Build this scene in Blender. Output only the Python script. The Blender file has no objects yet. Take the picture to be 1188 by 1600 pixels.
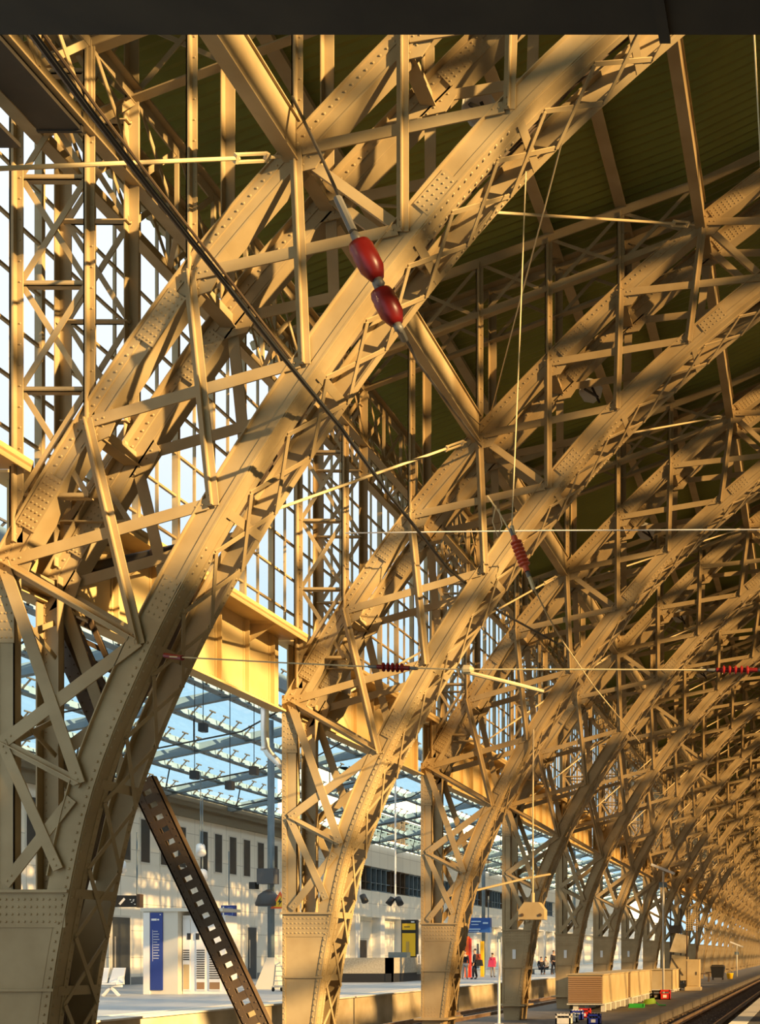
import bpy, math, random
from mathutils import Vector, Matrix
random.seed(7)
C = bpy.context.scene.collection
SC = bpy.context.scene

# ------------------------------------------------------------------ camera, sky, sun, exposure
FPX, VX, VY, EYE = 1800.0, 1270.0, 1490.0, 2.37
cam = bpy.data.cameras.new('camera'); camo = bpy.data.objects.new('camera', cam); C.objects.link(camo)
camo.location = (0, 0, EYE); camo.rotation_euler = (math.pi/2, 0, 0)
cam.sensor_width = 36; cam.lens = 36*FPX/1600
cam.shift_x = -(VX-594)/1600; cam.shift_y = (VY-800)/1600
cam.clip_start = 0.05; cam.clip_end = 900
SC.camera = camo
SC.view_settings.view_transform = 'Standard'; SC.view_settings.look = 'None'
SC.view_settings.gamma = 1; SC.view_settings.use_curve_mapping = False
SC.view_settings.exposure = 0.22
W = bpy.data.worlds.new('sky'); SC.world = W; W.use_nodes = True
wn = W.node_tree.nodes; wl = W.node_tree.links
bg = wn['Background']; bg.inputs['Strength'].default_value = 1.5
tc = wn.new('ShaderNodeTexCoord'); sx = wn.new('ShaderNodeSeparateXYZ'); cr = wn.new('ShaderNodeValToRGB')
wl.new(tc.outputs['Generated'], sx.inputs[0]); wl.new(sx.outputs['Z'], cr.inputs[0]); wl.new(cr.outputs[0], bg.inputs[0])
cr.color_ramp.elements[0].position = 0.0; cr.color_ramp.elements[0].color = (0.38, 0.53, 0.61, 1)
cr.color_ramp.elements[1].position = 0.75; cr.color_ramp.elements[1].color = (0.70, 0.76, 0.80, 1)
e = cr.color_ramp.elements.new(0.20); e.color = (0.34, 0.52, 0.63, 1)
e = cr.color_ramp.elements.new(0.36); e.color = (0.58, 0.63, 0.67, 1)
sun = bpy.data.lights.new('sun', 'SUN'); suno = bpy.data.objects.new('sun', sun); C.objects.link(suno)
sun.energy = 24; sun.angle = math.radians(0.55); sun.color = (1.0, 0.79, 0.47)
SUN_DIR = Vector((0.86, -0.39, 0.285))           # towards the sun
suno.rotation_euler = SUN_DIR.to_track_quat('Z', 'Y').to_euler()
suno.location = (30, -30, 30)

# ------------------------------------------------------------------ materials
def mat(name, col, rough=0.6, metal=0.0, col2=None, scale=3.0, detail=6, bump=0.0, spec=0.4, emit=None):
    m = bpy.data.materials.new(name); m.use_nodes = True
    nt = m.node_tree; b = nt.nodes['Principled BSDF']
    b.inputs['Base Color'].default_value = (*col, 1); b.inputs['Roughness'].default_value = rough
    b.inputs['Metallic'].default_value = metal; b.inputs['Specular IOR Level'].default_value = spec
    if col2 or bump:
        t = nt.nodes.new('ShaderNodeTexCoord'); n = nt.nodes.new('ShaderNodeTexNoise')
        n.inputs['Scale'].default_value = scale; n.inputs['Detail'].default_value = detail
        nt.links.new(t.outputs['Object'], n.inputs['Vector'])
        if col2:
            r = nt.nodes.new('ShaderNodeValToRGB')
            r.color_ramp.elements[0].position = 0.35; r.color_ramp.elements[1].position = 0.68
            r.color_ramp.elements[0].color = (*col, 1); r.color_ramp.elements[1].color = (*col2, 1)
            nt.links.new(n.outputs['Fac'], r.inputs[0]); nt.links.new(r.outputs[0], b.inputs['Base Color'])
        if bump:
            bp = nt.nodes.new('ShaderNodeBump'); bp.inputs['Strength'].default_value = bump; bp.inputs['Distance'].default_value = 0.03
            nt.links.new(n.outputs['Fac'], bp.inputs['Height']); nt.links.new(bp.outputs[0], b.inputs['Normal'])
    if emit:
        b.inputs['Emission Color'].default_value = (*col, 1); b.inputs['Emission Strength'].default_value = emit
    return m
def glass(name, tint, gloss=0.08, rough=0.05):
    m = bpy.data.materials.new(name); m.use_nodes = True
    nt = m.node_tree; nt.nodes.remove(nt.nodes['Principled BSDF'])
    tr = nt.nodes.new('ShaderNodeBsdfTransparent'); tr.inputs[0].default_value = (*tint, 1)
    gl = nt.nodes.new('ShaderNodeBsdfGlossy'); gl.inputs['Roughness'].default_value = rough
    mx = nt.nodes.new('ShaderNodeMixShader'); mx.inputs[0].default_value = gloss
    nt.links.new(tr.outputs[0], mx.inputs[1]); nt.links.new(gl.outputs[0], mx.inputs[2])
    nt.links.new(mx.outputs[0], nt.nodes['Material Output'].inputs[0])
    return m
def block_wall(name, c1, c2, mortar, bw, bh, offx=0.0):
    m = bpy.data.materials.new(name); m.use_nodes = True
    nt = m.node_tree; b = nt.nodes['Principled BSDF']; b.inputs['Roughness'].default_value = 0.75
    t = nt.nodes.new('ShaderNodeTexCoord'); sp = nt.nodes.new('ShaderNodeSeparateXYZ'); cb = nt.nodes.new('ShaderNodeCombineXYZ')
    br = nt.nodes.new('ShaderNodeTexBrick'); br.offset = offx
    nt.links.new(t.outputs['Object'], sp.inputs[0]); nt.links.new(sp.outputs['Y'], cb.inputs['X']); nt.links.new(sp.outputs['Z'], cb.inputs['Y'])
    nt.links.new(cb.outputs[0], br.inputs['Vector'])
    br.inputs['Color1'].default_value = (*c1, 1); br.inputs['Color2'].default_value = (*c2, 1); br.inputs['Mortar'].default_value = (*mortar, 1)
    br.inputs['Scale'].default_value = 1.0; br.inputs['Brick Width'].default_value = bw; br.inputs['Row Height'].default_value = bh
    br.inputs['Mortar Size'].default_value = 0.018; br.inputs['Bias'].default_value = 0.0
    nt.links.new(br.outputs['Color'], b.inputs['Base Color'])
    return m

PAINT  = mat('beige steel paint', (0.43, 0.32, 0.165), 0.55, 0, (0.325, 0.228, 0.105), 1.3, 8, 0.05, 0.35)
PAINT2 = mat('beige plate paint', (0.62, 0.45, 0.20), 0.6, 0, (0.50, 0.34, 0.13), 0.8, 6, 0.04, 0.3)
DARKST = mat('dark steel', (0.035, 0.030, 0.024), 0.6, 0, (0.055, 0.045, 0.032), 2)
BROWN  = mat('brown grimy steel', (0.13, 0.085, 0.045), 0.6, 0, (0.08, 0.05, 0.03), 2, 6, 0.05)
ROOF   = mat('olive roof sheet', (0.24, 0.24, 0.045), 0.6, 0, (0.18, 0.18, 0.035), 0.5)
RODM   = mat('tie rod paint', (0.62, 0.48, 0.26), 0.5)
GALV   = mat('galvanised pipe', (0.72, 0.68, 0.60), 0.3, 0.6)
GREYST = mat('grey blue steel', (0.17, 0.22, 0.25), 0.45, 0.1, (0.13, 0.18, 0.21), 2)
FITT = mat('dull fitting', (0.16, 0.15, 0.13), 0.5, 0.3)
ASPH   = mat('asphalt', (0.105, 0.09, 0.072), 0.85, 0, (0.16, 0.135, 0.105), 1.6, 8, 0.15)
BALLAST= mat('ballast', (0.05, 0.035, 0.024), 0.95, 0, (0.17, 0.12, 0.075), 9, 8, 1.0)
CONC   = mat('platform concrete', (0.60, 0.50, 0.33), 0.8, 0, (0.42, 0.33, 0.19), 1.2, 8, 0.2)
PAVE   = mat('platform paving', (0.42, 0.44, 0.45), 0.5, 0, (0.36, 0.38, 0.39), 1.5)
STRIPE = mat('platform edge stone', (0.72, 0.68, 0.58), 0.7, 0, (0.62, 0.57, 0.47), 2)
RAILM  = mat('rail steel', (0.42, 0.30, 0.20), 0.35, 0.5, (0.30, 0.18, 0.10), 3)
SLEEP  = mat('sleeper wood', (0.10, 0.07, 0.045), 0.9, 0, (0.06, 0.04, 0.03), 4)
WGLASS = glass('clerestory glass', (0.985, 0.99, 0.995), 0.04, 0.15)
CGLASS = glass('canopy glass', (0.93, 0.975, 0.985), 0.05, 0.05)
RGLASS2 = glass('far dimming roof glass', (0.28, 0.22, 0.15), 0.02, 0.3)  # darker tint put in to weaken the sun on the farther ribs
RGLASS = glass('dimming roof glass', (0.52, 0.45, 0.35), 0.02, 0.3)  # tint put in to cut and warm light through the unseen roof half
STONE  = block_wall('cream stone', (0.86, 0.81, 0.68), (0.80, 0.75, 0.62), (0.50, 0.46, 0.36), 1.7, 1.35)
WHITEW = mat('white render', (0.74, 0.74, 0.70), 0.7, 0, (0.66, 0.66, 0.62), 0.6)
DGLASS = mat('dark window glass', (0.03, 0.04, 0.045), 0.12, 0, None, 1, 1, 0, 0.6)
BLACK  = mat('black plastic', (0.02, 0.02, 0.02), 0.5)
WHITE  = mat('white plastic', (0.80, 0.80, 0.78), 0.45)
BLUE   = mat('blue panel', (0.025, 0.05, 0.26), 0.35)
SKYB   = mat('blue display', (0.02, 0.09, 0.36), 0.3)
YELLOW = mat('yellow panel', (0.92, 0.56, 0.02), 0.45)
ORANGE = mat('orange panel', (0.85, 0.13, 0.02), 0.45)
INSRED = mat('red insulator', (0.20, 0.010, 0.008), 0.35, 0, (0.16, 0.008, 0.007), 4)
INSORG = mat('brick red insulator', (0.60, 0.10, 0.04), 0.35)
TANBOX = mat('tan container wood', (0.56, 0.44, 0.24), 0.7, 0, (0.46, 0.34, 0.17), 1.2, 8)
LOUV   = mat('brown louvre', (0.30, 0.18, 0.09), 0.7)
REDP   = mat('red plastic', (0.60, 0.03, 0.02), 0.4)
GREENP = mat('green plastic', (0.04, 0.42, 0.06), 0.4)
LIME   = mat('lime plastic', (0.35, 0.55, 0.06), 0.4)
BLUEP  = mat('blue plastic', (0.03, 0.05, 0.40), 0.4)
SKIN   = mat('skin', (0.55, 0.33, 0.22), 0.6)
HAIR   = mat('dark hair', (0.03, 0.02, 0.015), 0.7)
CONCG  = mat('speckled concrete', (0.50, 0.46, 0.36), 0.85, 0, (0.34, 0.31, 0.24), 14, 4)
CREAM  = mat('cream metal', (0.66, 0.63, 0.54), 0.5)

# ------------------------------------------------------------------ mesh builder
def vec(a): return Vector(a)
class MB:
    def __init__(s, off=(0, 0, 0)): s.v = []; s.f = []; s.o = Vector(off)
    def add(s, vs, fs):
        n = len(s.v); s.v += [tuple(Vector(p)-s.o) for p in vs]; s.f += [tuple(i+n for i in f) for f in fs]; return s
    def box(s, x0, x1, y0, y1, z0, z1):
        return s.add([(x0,y0,z0),(x1,y0,z0),(x1,y1,z0),(x0,y1,z0),(x0,y0,z1),(x1,y0,z1),(x1,y1,z1),(x0,y1,z1)],
                     [(0,3,2,1),(4,5,6,7),(0,1,5,4),(1,2,6,5),(2,3,7,6),(3,0,4,7)])
    def bar(s, p, q, w, t, n=(0,1,0)):
        """box from p to q; thickness t along n (centred), width w across"""
        p = vec(p); q = vec(q); d = (q-p).normalized(); n = vec(n); n = (n-d*n.dot(d)).normalized(); u = d.cross(n)
        P = []
        for c in (p, q):
            for a, b in ((-1,-1),(1,-1),(1,1),(-1,1)): P.append(c+u*(a*w/2)+n*(b*t/2))
        return s.add(P, [(0,3,2,1),(4,5,6,7),(0,1,5,4),(1,2,6,5),(2,3,7,6),(3,0,4,7)])
    def tee(s, p, q, w, t, fin, n=(0,1,0)):
        """flat bar with a standing fin along its middle (towards +n)"""
        s.bar(p, q, w, t, n); n = vec(n)
        return s.bar(vec(p)+n*(fin/2), vec(q)+n*(fin/2), t, fin, n)
    def sweep(s, pts, a0, a1, y0, y1):
        N = len(pts); P = []
        for i, (x, z) in enumerate(pts):
            j0 = max(0, i-1); j1 = min(N-1, i+1)
            d = Vector((pts[j1][0]-pts[j0][0], pts[j1][1]-pts[j0][1])).normalized(); nx, nz = d.y, -d.x
            for a, y in ((a0,y0),(a1,y0),(a1,y1),(a0,y1)): P.append((x+nx*a, y, z+nz*a))
        F = [(0,1,2,3), tuple(4*(N-1)+k for k in (3,2,1,0))]
        for i in range(N-1):
            for k in range(4):
                k2 = (k+1) % 4; F.append((4*i+k, 4*(i+1)+k, 4*(i+1)+k2, 4*i+k2))
        return s.add(P, F)
    def prism(s, poly, y0, y1):
        """polygon in XZ extruded along Y"""
        n = len(poly)
        P = [(x, y0, z) for x, z in poly]+[(x, y1, z) for x, z in poly]
        return s.add(P, [tuple(range(n)), tuple(range(2*n-1, n-1, -1))]+[(i, i+n, (i+1) % n+n, (i+1) % n) for i in range(n)])
    def rivet(s, c, n, r=0.017, h=0.011):
        c = vec(c); n = vec(n).normalized(); a = n.orthogonal().normalized(); b = n.cross(a); P = []
        for k in range(6):
            t = k*math.pi/3; P.append(c+(a*math.cos(t)+b*math.sin(t))*r)
        for k in range(6):
            t = k*math.pi/3; P.append(c+(a*math.cos(t)+b*math.sin(t))*r*0.6+n*h)
        return s.add(P, [(k, (k+1) % 6, (k+1) % 6+6, k+6) for k in range(6)]+[tuple(range(6, 12))])
    def tube(s, pts, r, seg=8, r2=None):
        pts = [vec(p) for p in pts]; N = len(pts); P = []; F = []
        d0 = (pts[1]-pts[0]).normalized(); a = d0.orthogonal().normalized()
        for i, p in enumerate(pts):
            d = (pts[min(N-1, i+1)]-pts[max(0, i-1)]).normalized(); a = (a-d*a.dot(d)).normalized(); b = d.cross(a)
            rr = r if r2 is None else r+(r2-r)*i/(N-1)
            for k in range(seg):
                t = 2*math.pi*k/seg; P.append(p+(a*math.cos(t)+b*math.sin(t))*rr)
        for i in range(N-1):
            for k in range(seg): F.append((i*seg+k, i*seg+(k+1) % seg, (i+1)*seg+(k+1) % seg, (i+1)*seg+k))
        F += [tuple(reversed(range(seg))), tuple((N-1)*seg+k for k in range(seg))]
        return s.add(P, F)
    def lathe(s, p, axis, prof, seg=16):
        """prof: list of (distance along axis, radius)"""
        p = vec(p); d = vec(axis).normalized(); a = d.orthogonal().normalized(); b = d.cross(a); P = []; F = []
        for h, r in prof:
            for k in range(seg):
                t = 2*math.pi*k/seg; P.append(p+d*h+(a*math.cos(t)+b*math.sin(t))*max(r, 1e-4))
        for i in range(len(prof)-1):
            for k in range(seg): F.append((i*seg+k, i*seg+(k+1) % seg, (i+1)*seg+(k+1) % seg, (i+1)*seg+k))
        F += [tuple(reversed(range(seg))), tuple((len(prof)-1)*seg+k for k in range(seg))]
        return s.add(P, F)
    def build(s, name, m, parent=None, smooth=False):
        me = bpy.data.meshes.new(name); me.from_pydata(s.v, [], s.f); me.update(); me.materials.append(m)
        if smooth:
            for p in me.polygons: p.use_smooth = True
        o = bpy.data.objects.new(name, me); C.objects.link(o)
        if parent: o.parent = parent
        else: o.location = s.o
        return o
def tag(o, label, cat, group=None, kind=None):
    o['label'] = label; o['category'] = cat
    if group: o['group'] = group
    if kind: o['kind'] = kind
    return o
def thing(name, label, cat, loc, group=None):
    o = bpy.data.objects.new(name, None); C.objects.link(o); o.location = loc; o.empty_display_size = 0.2
    return tag(o, label, cat, group)
def struct(o): o['kind'] = 'structure'; return o
def kids(o): return [c for c in bpy.data.objects if c.parent == o]
def P(x, y, Y):                       # photo pixel at depth Y -> world point
    return Vector(((x-VX)*Y/FPX, Y, EYE+(VY-y)*Y/FPX))
def catmull(pts, n=4):
    out = []; p = [Vector(q) for q in pts]; p = [2*p[0]-p[1]]+p+[2*p[-1]-p[-2]]
    for i in range(1, len(p)-2):
        for k in range(n):
            t = k/n; a, b, c, d = p[i-1], p[i], p[i+1], p[i+2]
            q = 0.5*((2*b)+(c-a)*t+(2*a-5*b+4*c-d)*t*t+(3*b-a-3*c+d)*t**3); out.append((q.x, q.y))
    out.append((p[-2].x, p[-2].y)); return out
def along(pts, step, start=0.0):
    """points with inner normal, at equal steps along a polyline"""
    out = []; acc = -start
    for i in range(len(pts)-1):
        a = Vector(pts[i]); b = Vector(pts[i+1]); L = (b-a).length; d = (b-a)/L
        while acc <= L:
            if acc >= 0: q = a+d*acc; out.append((q.x, q.y, d.y, -d.x))
            acc += step
        acc -= L
    return out

# ------------------------------------------------------------------ shed layout
Y1, BAY, NR, RW = 15.5, 8.5, 26, 1.03              # first rib's front plane, spacing, count, rib thickness
YR = [Y1+BAY*k for k in range(NR)]
B = [(-9.05,6.57),(-8.05,8.43),(-6.82,10.33),(-5.50,12.11),(-4.07,13.75),(-2.58,15.15),(-1.0,16.45),(0.75,17.65),(2.3,18.6)]
BLOW = [(-10.62,0.0),(-10.50,1.1),(-10.28,2.6),(-9.83,4.65)]
T = [(-10.86,7.62),(-9.74,9.50),(-8.36,11.48),(-6.94,13.15),(-5.50,14.66),(-4.00,16.12),(-2.27,17.60),(-0.6,18.85),(1.2,19.95),(2.6,20.7)]
B1 = BLOW[3]
BC = catmull(BLOW+B, 5); TC = catmull(T, 4)
def roofz(x): return 15.05+(x+11.6)*0.365 if x < -2.3 else 18.44+(x+2.3)*0.47
struct_ord = ['nearest', 'second', 'third', 'fourth', 'fifth', 'sixth', 'seventh', 'eighth', 'ninth', 'tenth', 'eleventh', 'twelfth']

# ------------------------------------------------------------------ large structure: ground, platforms, roof
def struct_box(name, m, *b): return struct(MB(((b[0]+b[1])/2, (b[2]+b[3])/2, b[4])).box(*b).build(name, m))
struct_box('floor_shed', ASPH, -12.3, -6.1, 4, 262, -0.5, 0.0)
struct_box('trim_kerb', ASPH, -6.1, -5.85, 4, 262, -0.5, 0.03)
struct_box('floor_trackbed', BALLAST, -5.85, -1.8, 2, 262, -0.6, -0.30)
struct_box('floor_trackbed_aisle', BALLAST, -16.4, -12.3, 4, 262, -0.6, -0.30)
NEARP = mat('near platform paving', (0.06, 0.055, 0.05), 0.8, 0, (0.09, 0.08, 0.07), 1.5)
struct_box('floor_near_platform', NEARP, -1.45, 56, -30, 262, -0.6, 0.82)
struct_box('trim_near_platform_edge', STRIPE, -1.85, -1.45, -4, 262, -0.6, 0.825)
struct_box('light_block_near_end', mat('brown light block', (.16, .13, .09), .8), -12, 54, -46.5, -46, 0, 27)  # unseen slab added behind the camera to block sky light
struct_box('light_block_right', PAINT, 53.3, 53.7, -30, 262, 0, 6.2)  # unseen slab added to block low sky light from the right
struct_box('floor_far_platform', PAVE, -34, -16.75, 4, 262, -0.6, 0.82)
struct_box('trim_far_platform_line', STRIPE, -17.75, -17.45, 4, 262, 0.82, 0.828)
o = struct_box('wall_far_platform_edge', CONC, -16.75, -16.4, 4, 262, -0.6, 0.80)
struct_box('trim_far_platform_edge', STRIPE, -17.0, -16.32, 4, 262, 0.80, 0.845)
# corrugated roof sheet (underside seen), carried on the rib roof chords
mb = MB((-5, 15, 18)); xs = [-11.75, -7, -2.3, 2.0, 8.0, 14.0]; zr = [roofz(x)+0.32 for x in xs[:4]]+[23.0, 25.0]
y = -45.9; rows = []; k = 0
while y < 262:
    rows.append((y, 0.045 if k % 2 else 0.0)); y += 0.11; k += 1
V = []; F = []
for (yy, dz) in rows:
    for x, z in zip(xs, zr): V.append((x, yy, z+dz))
n = len(xs)
for i in range(len(rows)-1):
    for j in range(n-1): F.append((i*n+j, i*n+j+1, (i+1)*n+j+1, (i+1)*n+j))
mb.add(V, F); ceil = struct(mb.build('ceiling', ROOF))
for (x, w) in ((-8.36, .12), (-5.5, .12), (-4.0, .12), (-0.4, .14), (1.4, .14)):
    m2 = MB(mb.o).box(x-w/2, x+w/2, 6, 262, roofz(x)+0.12, roofz(x)+0.30)
    m2.box(x-w, x+w, 6, 262, roofz(x)+0.10, roofz(x)+0.12); c = m2.build('roof_purlin', PAINT, ceil)
GXP = [14.0, 17, 20, 23, 26, 29, 32, 35, 38, 41, 44, 47, 50, 53.5]
def gzf(x): return 6.0+19.9*math.sqrt(max(0.0, 1-((x-21)/32.6)**2)) if x > 21 else 25.0+.9*(x-14)/7
GZP = [gzf(x) for x in GXP]; GY0, GDY = -44.0, 2.0; NY = 153
SD = SUN_DIR.normalized(); rnd = random.Random(11)
def roof_cell(p):                                # roof bay that the sun's ray to p comes through
    p = Vector(p); t = 0.0
    while t < 140:
        q = p+SD*t
        if q.x > 14 and q.z > gzf(q.x): return (min(12, int(sum(1 for g in GXP if g <= q.x)-1)), int((q.y-GY0)//GDY))
        t += .2
closed = {(i, j) for i in range(13) for j in range(NY) if i < 2 or (rnd.random() < 0.27 and GY0+j*GDY < 6)}  # opaque cells added in the unseen roof half to dapple and cut the light
for Yq in (15.5, 24.0):                          # glass kept open where the sun falls on the first two ribs
    for (x, z) in T[1:7]+B[1:7]: closed.discard(roof_cell((x, Yq, z)))
for yq in (10, 11, 12, 13, 14, 15, 18, 19.5, 21, 22.5, 23.5):
    for dz in (0, .3): closed.discard(roof_cell((-6.94, yq, 13.1+dz))); closed.discard(roof_cell((-2.27, yq+8, 17.6+dz)))
for yq in (17, 18.5, 20, 21.5, 23): closed.discard(roof_cell((-11.1, yq, 8.2)))
for k in range(9):                               # roof cells closed on purpose, added to shade the lower part of the first rib
    for x in (-11.0, -10.3, -9.6): closed.add(roof_cell((x, 15.5, .3+k*.75)))
for Yq in YR[3:11]:                              # and the lower parts of the ribs further along
    for (x, z) in [(-10.9, 1), (-10.7, 2.5)]+BLOW+B[:2]: closed.add(roof_cell((x, Yq, z+.1)))
for Yq in range(47, 78, 2):
    for z in (.2, 1.3): closed.discard(roof_cell((-8.5, Yq, z)))
    closed.discard(roof_cell((-6.8, Yq, 0)))
mg2 = MB((30, 100, 25)); mg = MB((30, 100, 25)); mc = MB((30, 100, 25)); mbars = MB((30, 100, 25))
for i in range(13):
    for j in range(NY):
        y = GY0+j*GDY; q = [(GXP[i], y, GZP[i]), (GXP[i+1], y, GZP[i+1]), (GXP[i+1], y+GDY, GZP[i+1]), (GXP[i], y+GDY, GZP[i])]
        (mc if (i, j) in closed else mg if y < 6 else mg2).add(q, [(0, 1, 2, 3)])
        if j % 2 == 0: mbars.bar(Vector(q[0])-Vector((0, 0, .1)), Vector(q[1])-Vector((0, 0, .1)), .16, .16)
    mbars.box(GXP[i]-.12, GXP[i]+.12, GY0, GY0+NY*GDY, GZP[i]-.4, GZP[i]-.08)
gl = struct(mg.build('ceiling_glazing', RGLASS)); mg2.build('far_dimming_glazing', RGLASS2, gl); mc.build('shade_panel', ROOF, gl); mbars.build('glazing_bar', PAINT, gl)

# ------------------------------------------------------------------ one arch rib, then its copies
RO = (-10.8, Y1, 0)
def rib_parts(root):
    y0 = Y1; y1 = Y1+RW
    def part(name, mb, m=PAINT): return mb.build(name, m, root)
    def N(): return MB(RO)
    for face in (0, 1):
        ya = y0 if face == 0 else y1                    # web plane
        s = 1 if face == 0 else -1                      # towards the inside of the rib
        yy = lambda a, b: (min(ya+s*a, ya+s*b), max(ya+s*a, ya+s*b))
        # lower chord
        m = N(); m.sweep(BC, -.14, .14, *yy(0, .025)); m.sweep(BC, .14, .165, *(yy(-.02, .30) if face == 0 else yy(-.03, .09))); m.sweep(BC[12:], -.155, -.14, *yy(-.05, .12))
        m.sweep(BC, .07, .14, *yy(-.016, 0)); m.sweep(BC, .165, .178, *yy(.0, .10)); (m.sweep(BC, .165, .178, *yy(.21, .30)) if face == 0 else None)
        for (x, z, nx, nz) in along(BC, .125, .05):
            if z < 8 or 12.2 < z < 13.6:
              for d in ((.05, .255) if face == 0 else (.04,)): m.rivet((x+nx*.178, ya+s*d, z+nz*.178), (nx, 0, nz), .023, .016)
            if z < 6.6 and face == 0: m.rivet((x+nx*.105, ya-.016, z+nz*.105), (0, -1, 0), .022, .015)
        if face == 0:
            for (a, b) in ((B[0], B[1]), (B[3], B[4]), (B[5], B[6])):           # splice plates with rivet groups
                a = Vector(a); b = Vector(b); d = (b-a).normalized(); nn = Vector((d.y, -d.x)); p = a+d*.35; q = p+d*.62
                m.bar((p.x, ya-.01, p.y), (q.x, ya-.01, q.y), .25, .02)
                for i in range(6):
                    for j in (-.08, 0, .08):
                        r = p+d*(.06+i*.1)+nn*j; m.rivet((r.x, ya-.02, r.y), (0, -1, 0))
        part('lower_chord', m)
        # upper chord
        m = N(); m.sweep(TC, -.15, .11, *yy(0, .025)); m.sweep(TC, .11, .135, ya-.02, ya+.27); m.sweep(TC, -.165, -.15, *yy(-.05, .14))
        m.sweep(TC, -.15, -.03, *yy(-.016, 0))
        if face == 0 or True:
            fy = ya-.016 if face == 0 else y1-.041
            if face == 1: m.sweep(TC, -.15, -.03, y1-.041, y1-.025)
            for (x, z, nx, nz) in along(TC, .135): m.rivet((x-nx*.07, fy, z-nz*.07), (0, -1, 0), .021, .014)
            for (i0, f) in ((0, .25), (1, .55), (4, .15), (6, .1)):
                a = Vector(T[i0]); b = Vector(T[i0+1]); d = (b-a).normalized(); nn = Vector((d.y, -d.x)); p = a+d*((b-a).length*f); q = p+d*.8
                m.bar((p.x, fy-.008, p.y), (q.x, fy-.008, q.y), .27, .018)
                for i in range(8):
                    for j in (-.09, -.03, .03, .09):
                        r = p+d*(.05+i*.1)+nn*j; m.rivet((r.x, fy-.017, r.y), (0, -1, 0))
        part('upper_chord', m)
        # post
        m = N(); m.box(-11.03, -10.74, *yy(0, .02), 3.2, 7.75); m.box(-11.03, -10.95, *yy(-.018, 0), 3.2, 7.75); m.box(-10.76, -10.74, *yy(0, .13), 3.2, 7.75); m.box(-11.05, -11.03, *yy(-.02, .15), 3.2, 7.75)
        fy = ya-.018 if face == 0 else ya-.02
        for i in range(40): m.rivet((-10.99, fy, 3.3+i*.112), (0, -1, 0))
        if face == 0:
            m.box(-10.95, -10.74, ya-.014, ya, 6.55, 7.75)
            for i in range(10):
                for j in range(3): m.rivet((-10.91+j*.065, ya-.014, 6.62+i*.11), (0, -1, 0))
        part('post', m)
        # foot plate: vertical outer edge, inner edge follows the lower chord
        inner = [(x+nx*.14, z+nz*.14) for (x, z, nx, nz) in along(catmull(BLOW, 6), .3) if z < 3.2]
        poly = [(-11.03, 3.22), (-11.03, 0.55), (-10.98, 0.0)]+inner+[(-10.03, 3.22)]
        m = N(); m.prism(poly, *yy(0.028, .05)); m.prism([(-11.03, 3.22), (-11.03, 0.55), (-10.98, 0.0)]+[(x+nx*.03, z+nz*.03) for (x, z, nx, nz) in along(catmull(BLOW, 6), .3) if z < 3.2]+[(-10.13, 3.22)], *yy(-.004, .027)); m.box(-11.04, -10.98, *yy(-.018, 0), .55, 3.22); m.box(-11.05, -11.02, *yy(0, .5), .55, 3.22)
        fy = ya-.018 if face == 0 else ya-.03
        if face == 0:
            m.box(-11.07, -10.0, ya-.06, ya, 3.19, 3.23); m.box(-11.03, -10.05, ya-.014, ya, 2.72, 3.19); m.box(-11.05, -10.2, ya-.035, ya, 1.86, 1.90)
            for i in range(4):
                for j in range(11): m.rivet((-10.93+j*.083, ya-.014, 2.80+i*.10), (0, -1, 0), .02)
            for i in range(22): m.rivet((-11.005, ya-.018, .65+i*.118), (0, -1, 0))
            for i in range(3):
                for j in range(4): m.rivet((-10.92+j*.09, ya, .62+i*.1), (0, -1, 0))
        part('foot_plate', m)
        # web bars (verticals carry a fin, the level ones are flat)
        def link(a, b, w=.15, fin=.07, dy=.03, trim=.0):
            m = N(); p = Vector((a[0], ya-s*dy, a[1])); q = Vector((b[0], ya-s*dy, b[1])); d = (q-p).normalized(); p = p+d*trim; q = q-d*trim
            if fin: m.bar(p, q, w, .018); m.bar(p+Vector((0, -s*fin/2, 0)), q+Vector((0, -s*fin/2, 0)), .018, fin)
            else: m.bar(p, q, w, .02)
            if face == 0:
                for e, dd in ((p, d), (q, -d)):
                    for k in (.06, .15): m.rivet(e+dd*k+Vector((d.z*.04 if fin else 0, -.01, -d.x*.04 if fin else 0)), (0, -1, 0))
            part('web_bar', m)
        for (i, j) in ((1, 0), (2, 1), (3, 2), (4, 3), (5, 4), (6, 5), (7, 6)): link(T[i], B[j], .16, .06, .045, -.05)
        for (i, j) in ((0, 1), (1, 2), (2, 3), (3, 4), (4, 5), (5, 6), (6, 7)): link(T[i], B[j], .15, 0, .03, .08)
        P1, P2 = (-10.88, 5.2), (-10.85, 3.3)
        link(T[0], B[0], .13, .09, .03); link(P1, B[0], .17, 0, .04); link(P1, B1, .13, .06, .03); link(T[0], B1, .16, 0, .06); link(P2, (-9.95, 4.45), .15, 0, .03); link(P1, (-10.12, 3.5), .14, 0, .05)
        # gussets
        for i, (tx, tz) in enumerate(T[:8]):
            d = (Vector(T[i+1])-Vector(T[i])).normalized(); nn = Vector((d.y, -d.x)); t = Vector((tx, tz))
            g = [t-d*.34+nn*.1, t+nn*.32+d*.02, t+d*.3+nn*.26, t+d*.36+nn*.1]
            m = N(); m.prism([(p.x, p.y) for p in g], ya-s*.0, ya+s*.02) if s > 0 else m.prism([(p.x, p.y) for p in g], ya-.02, ya)
            fy = ya if face == 0 else ya-.022
            for k in range(4): r = t+d*(-.2+k*.14)+nn*.17; m.rivet((r.x, fy, r.y), (0, -1, 0))
            part('gusset_plate', m)
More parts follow.
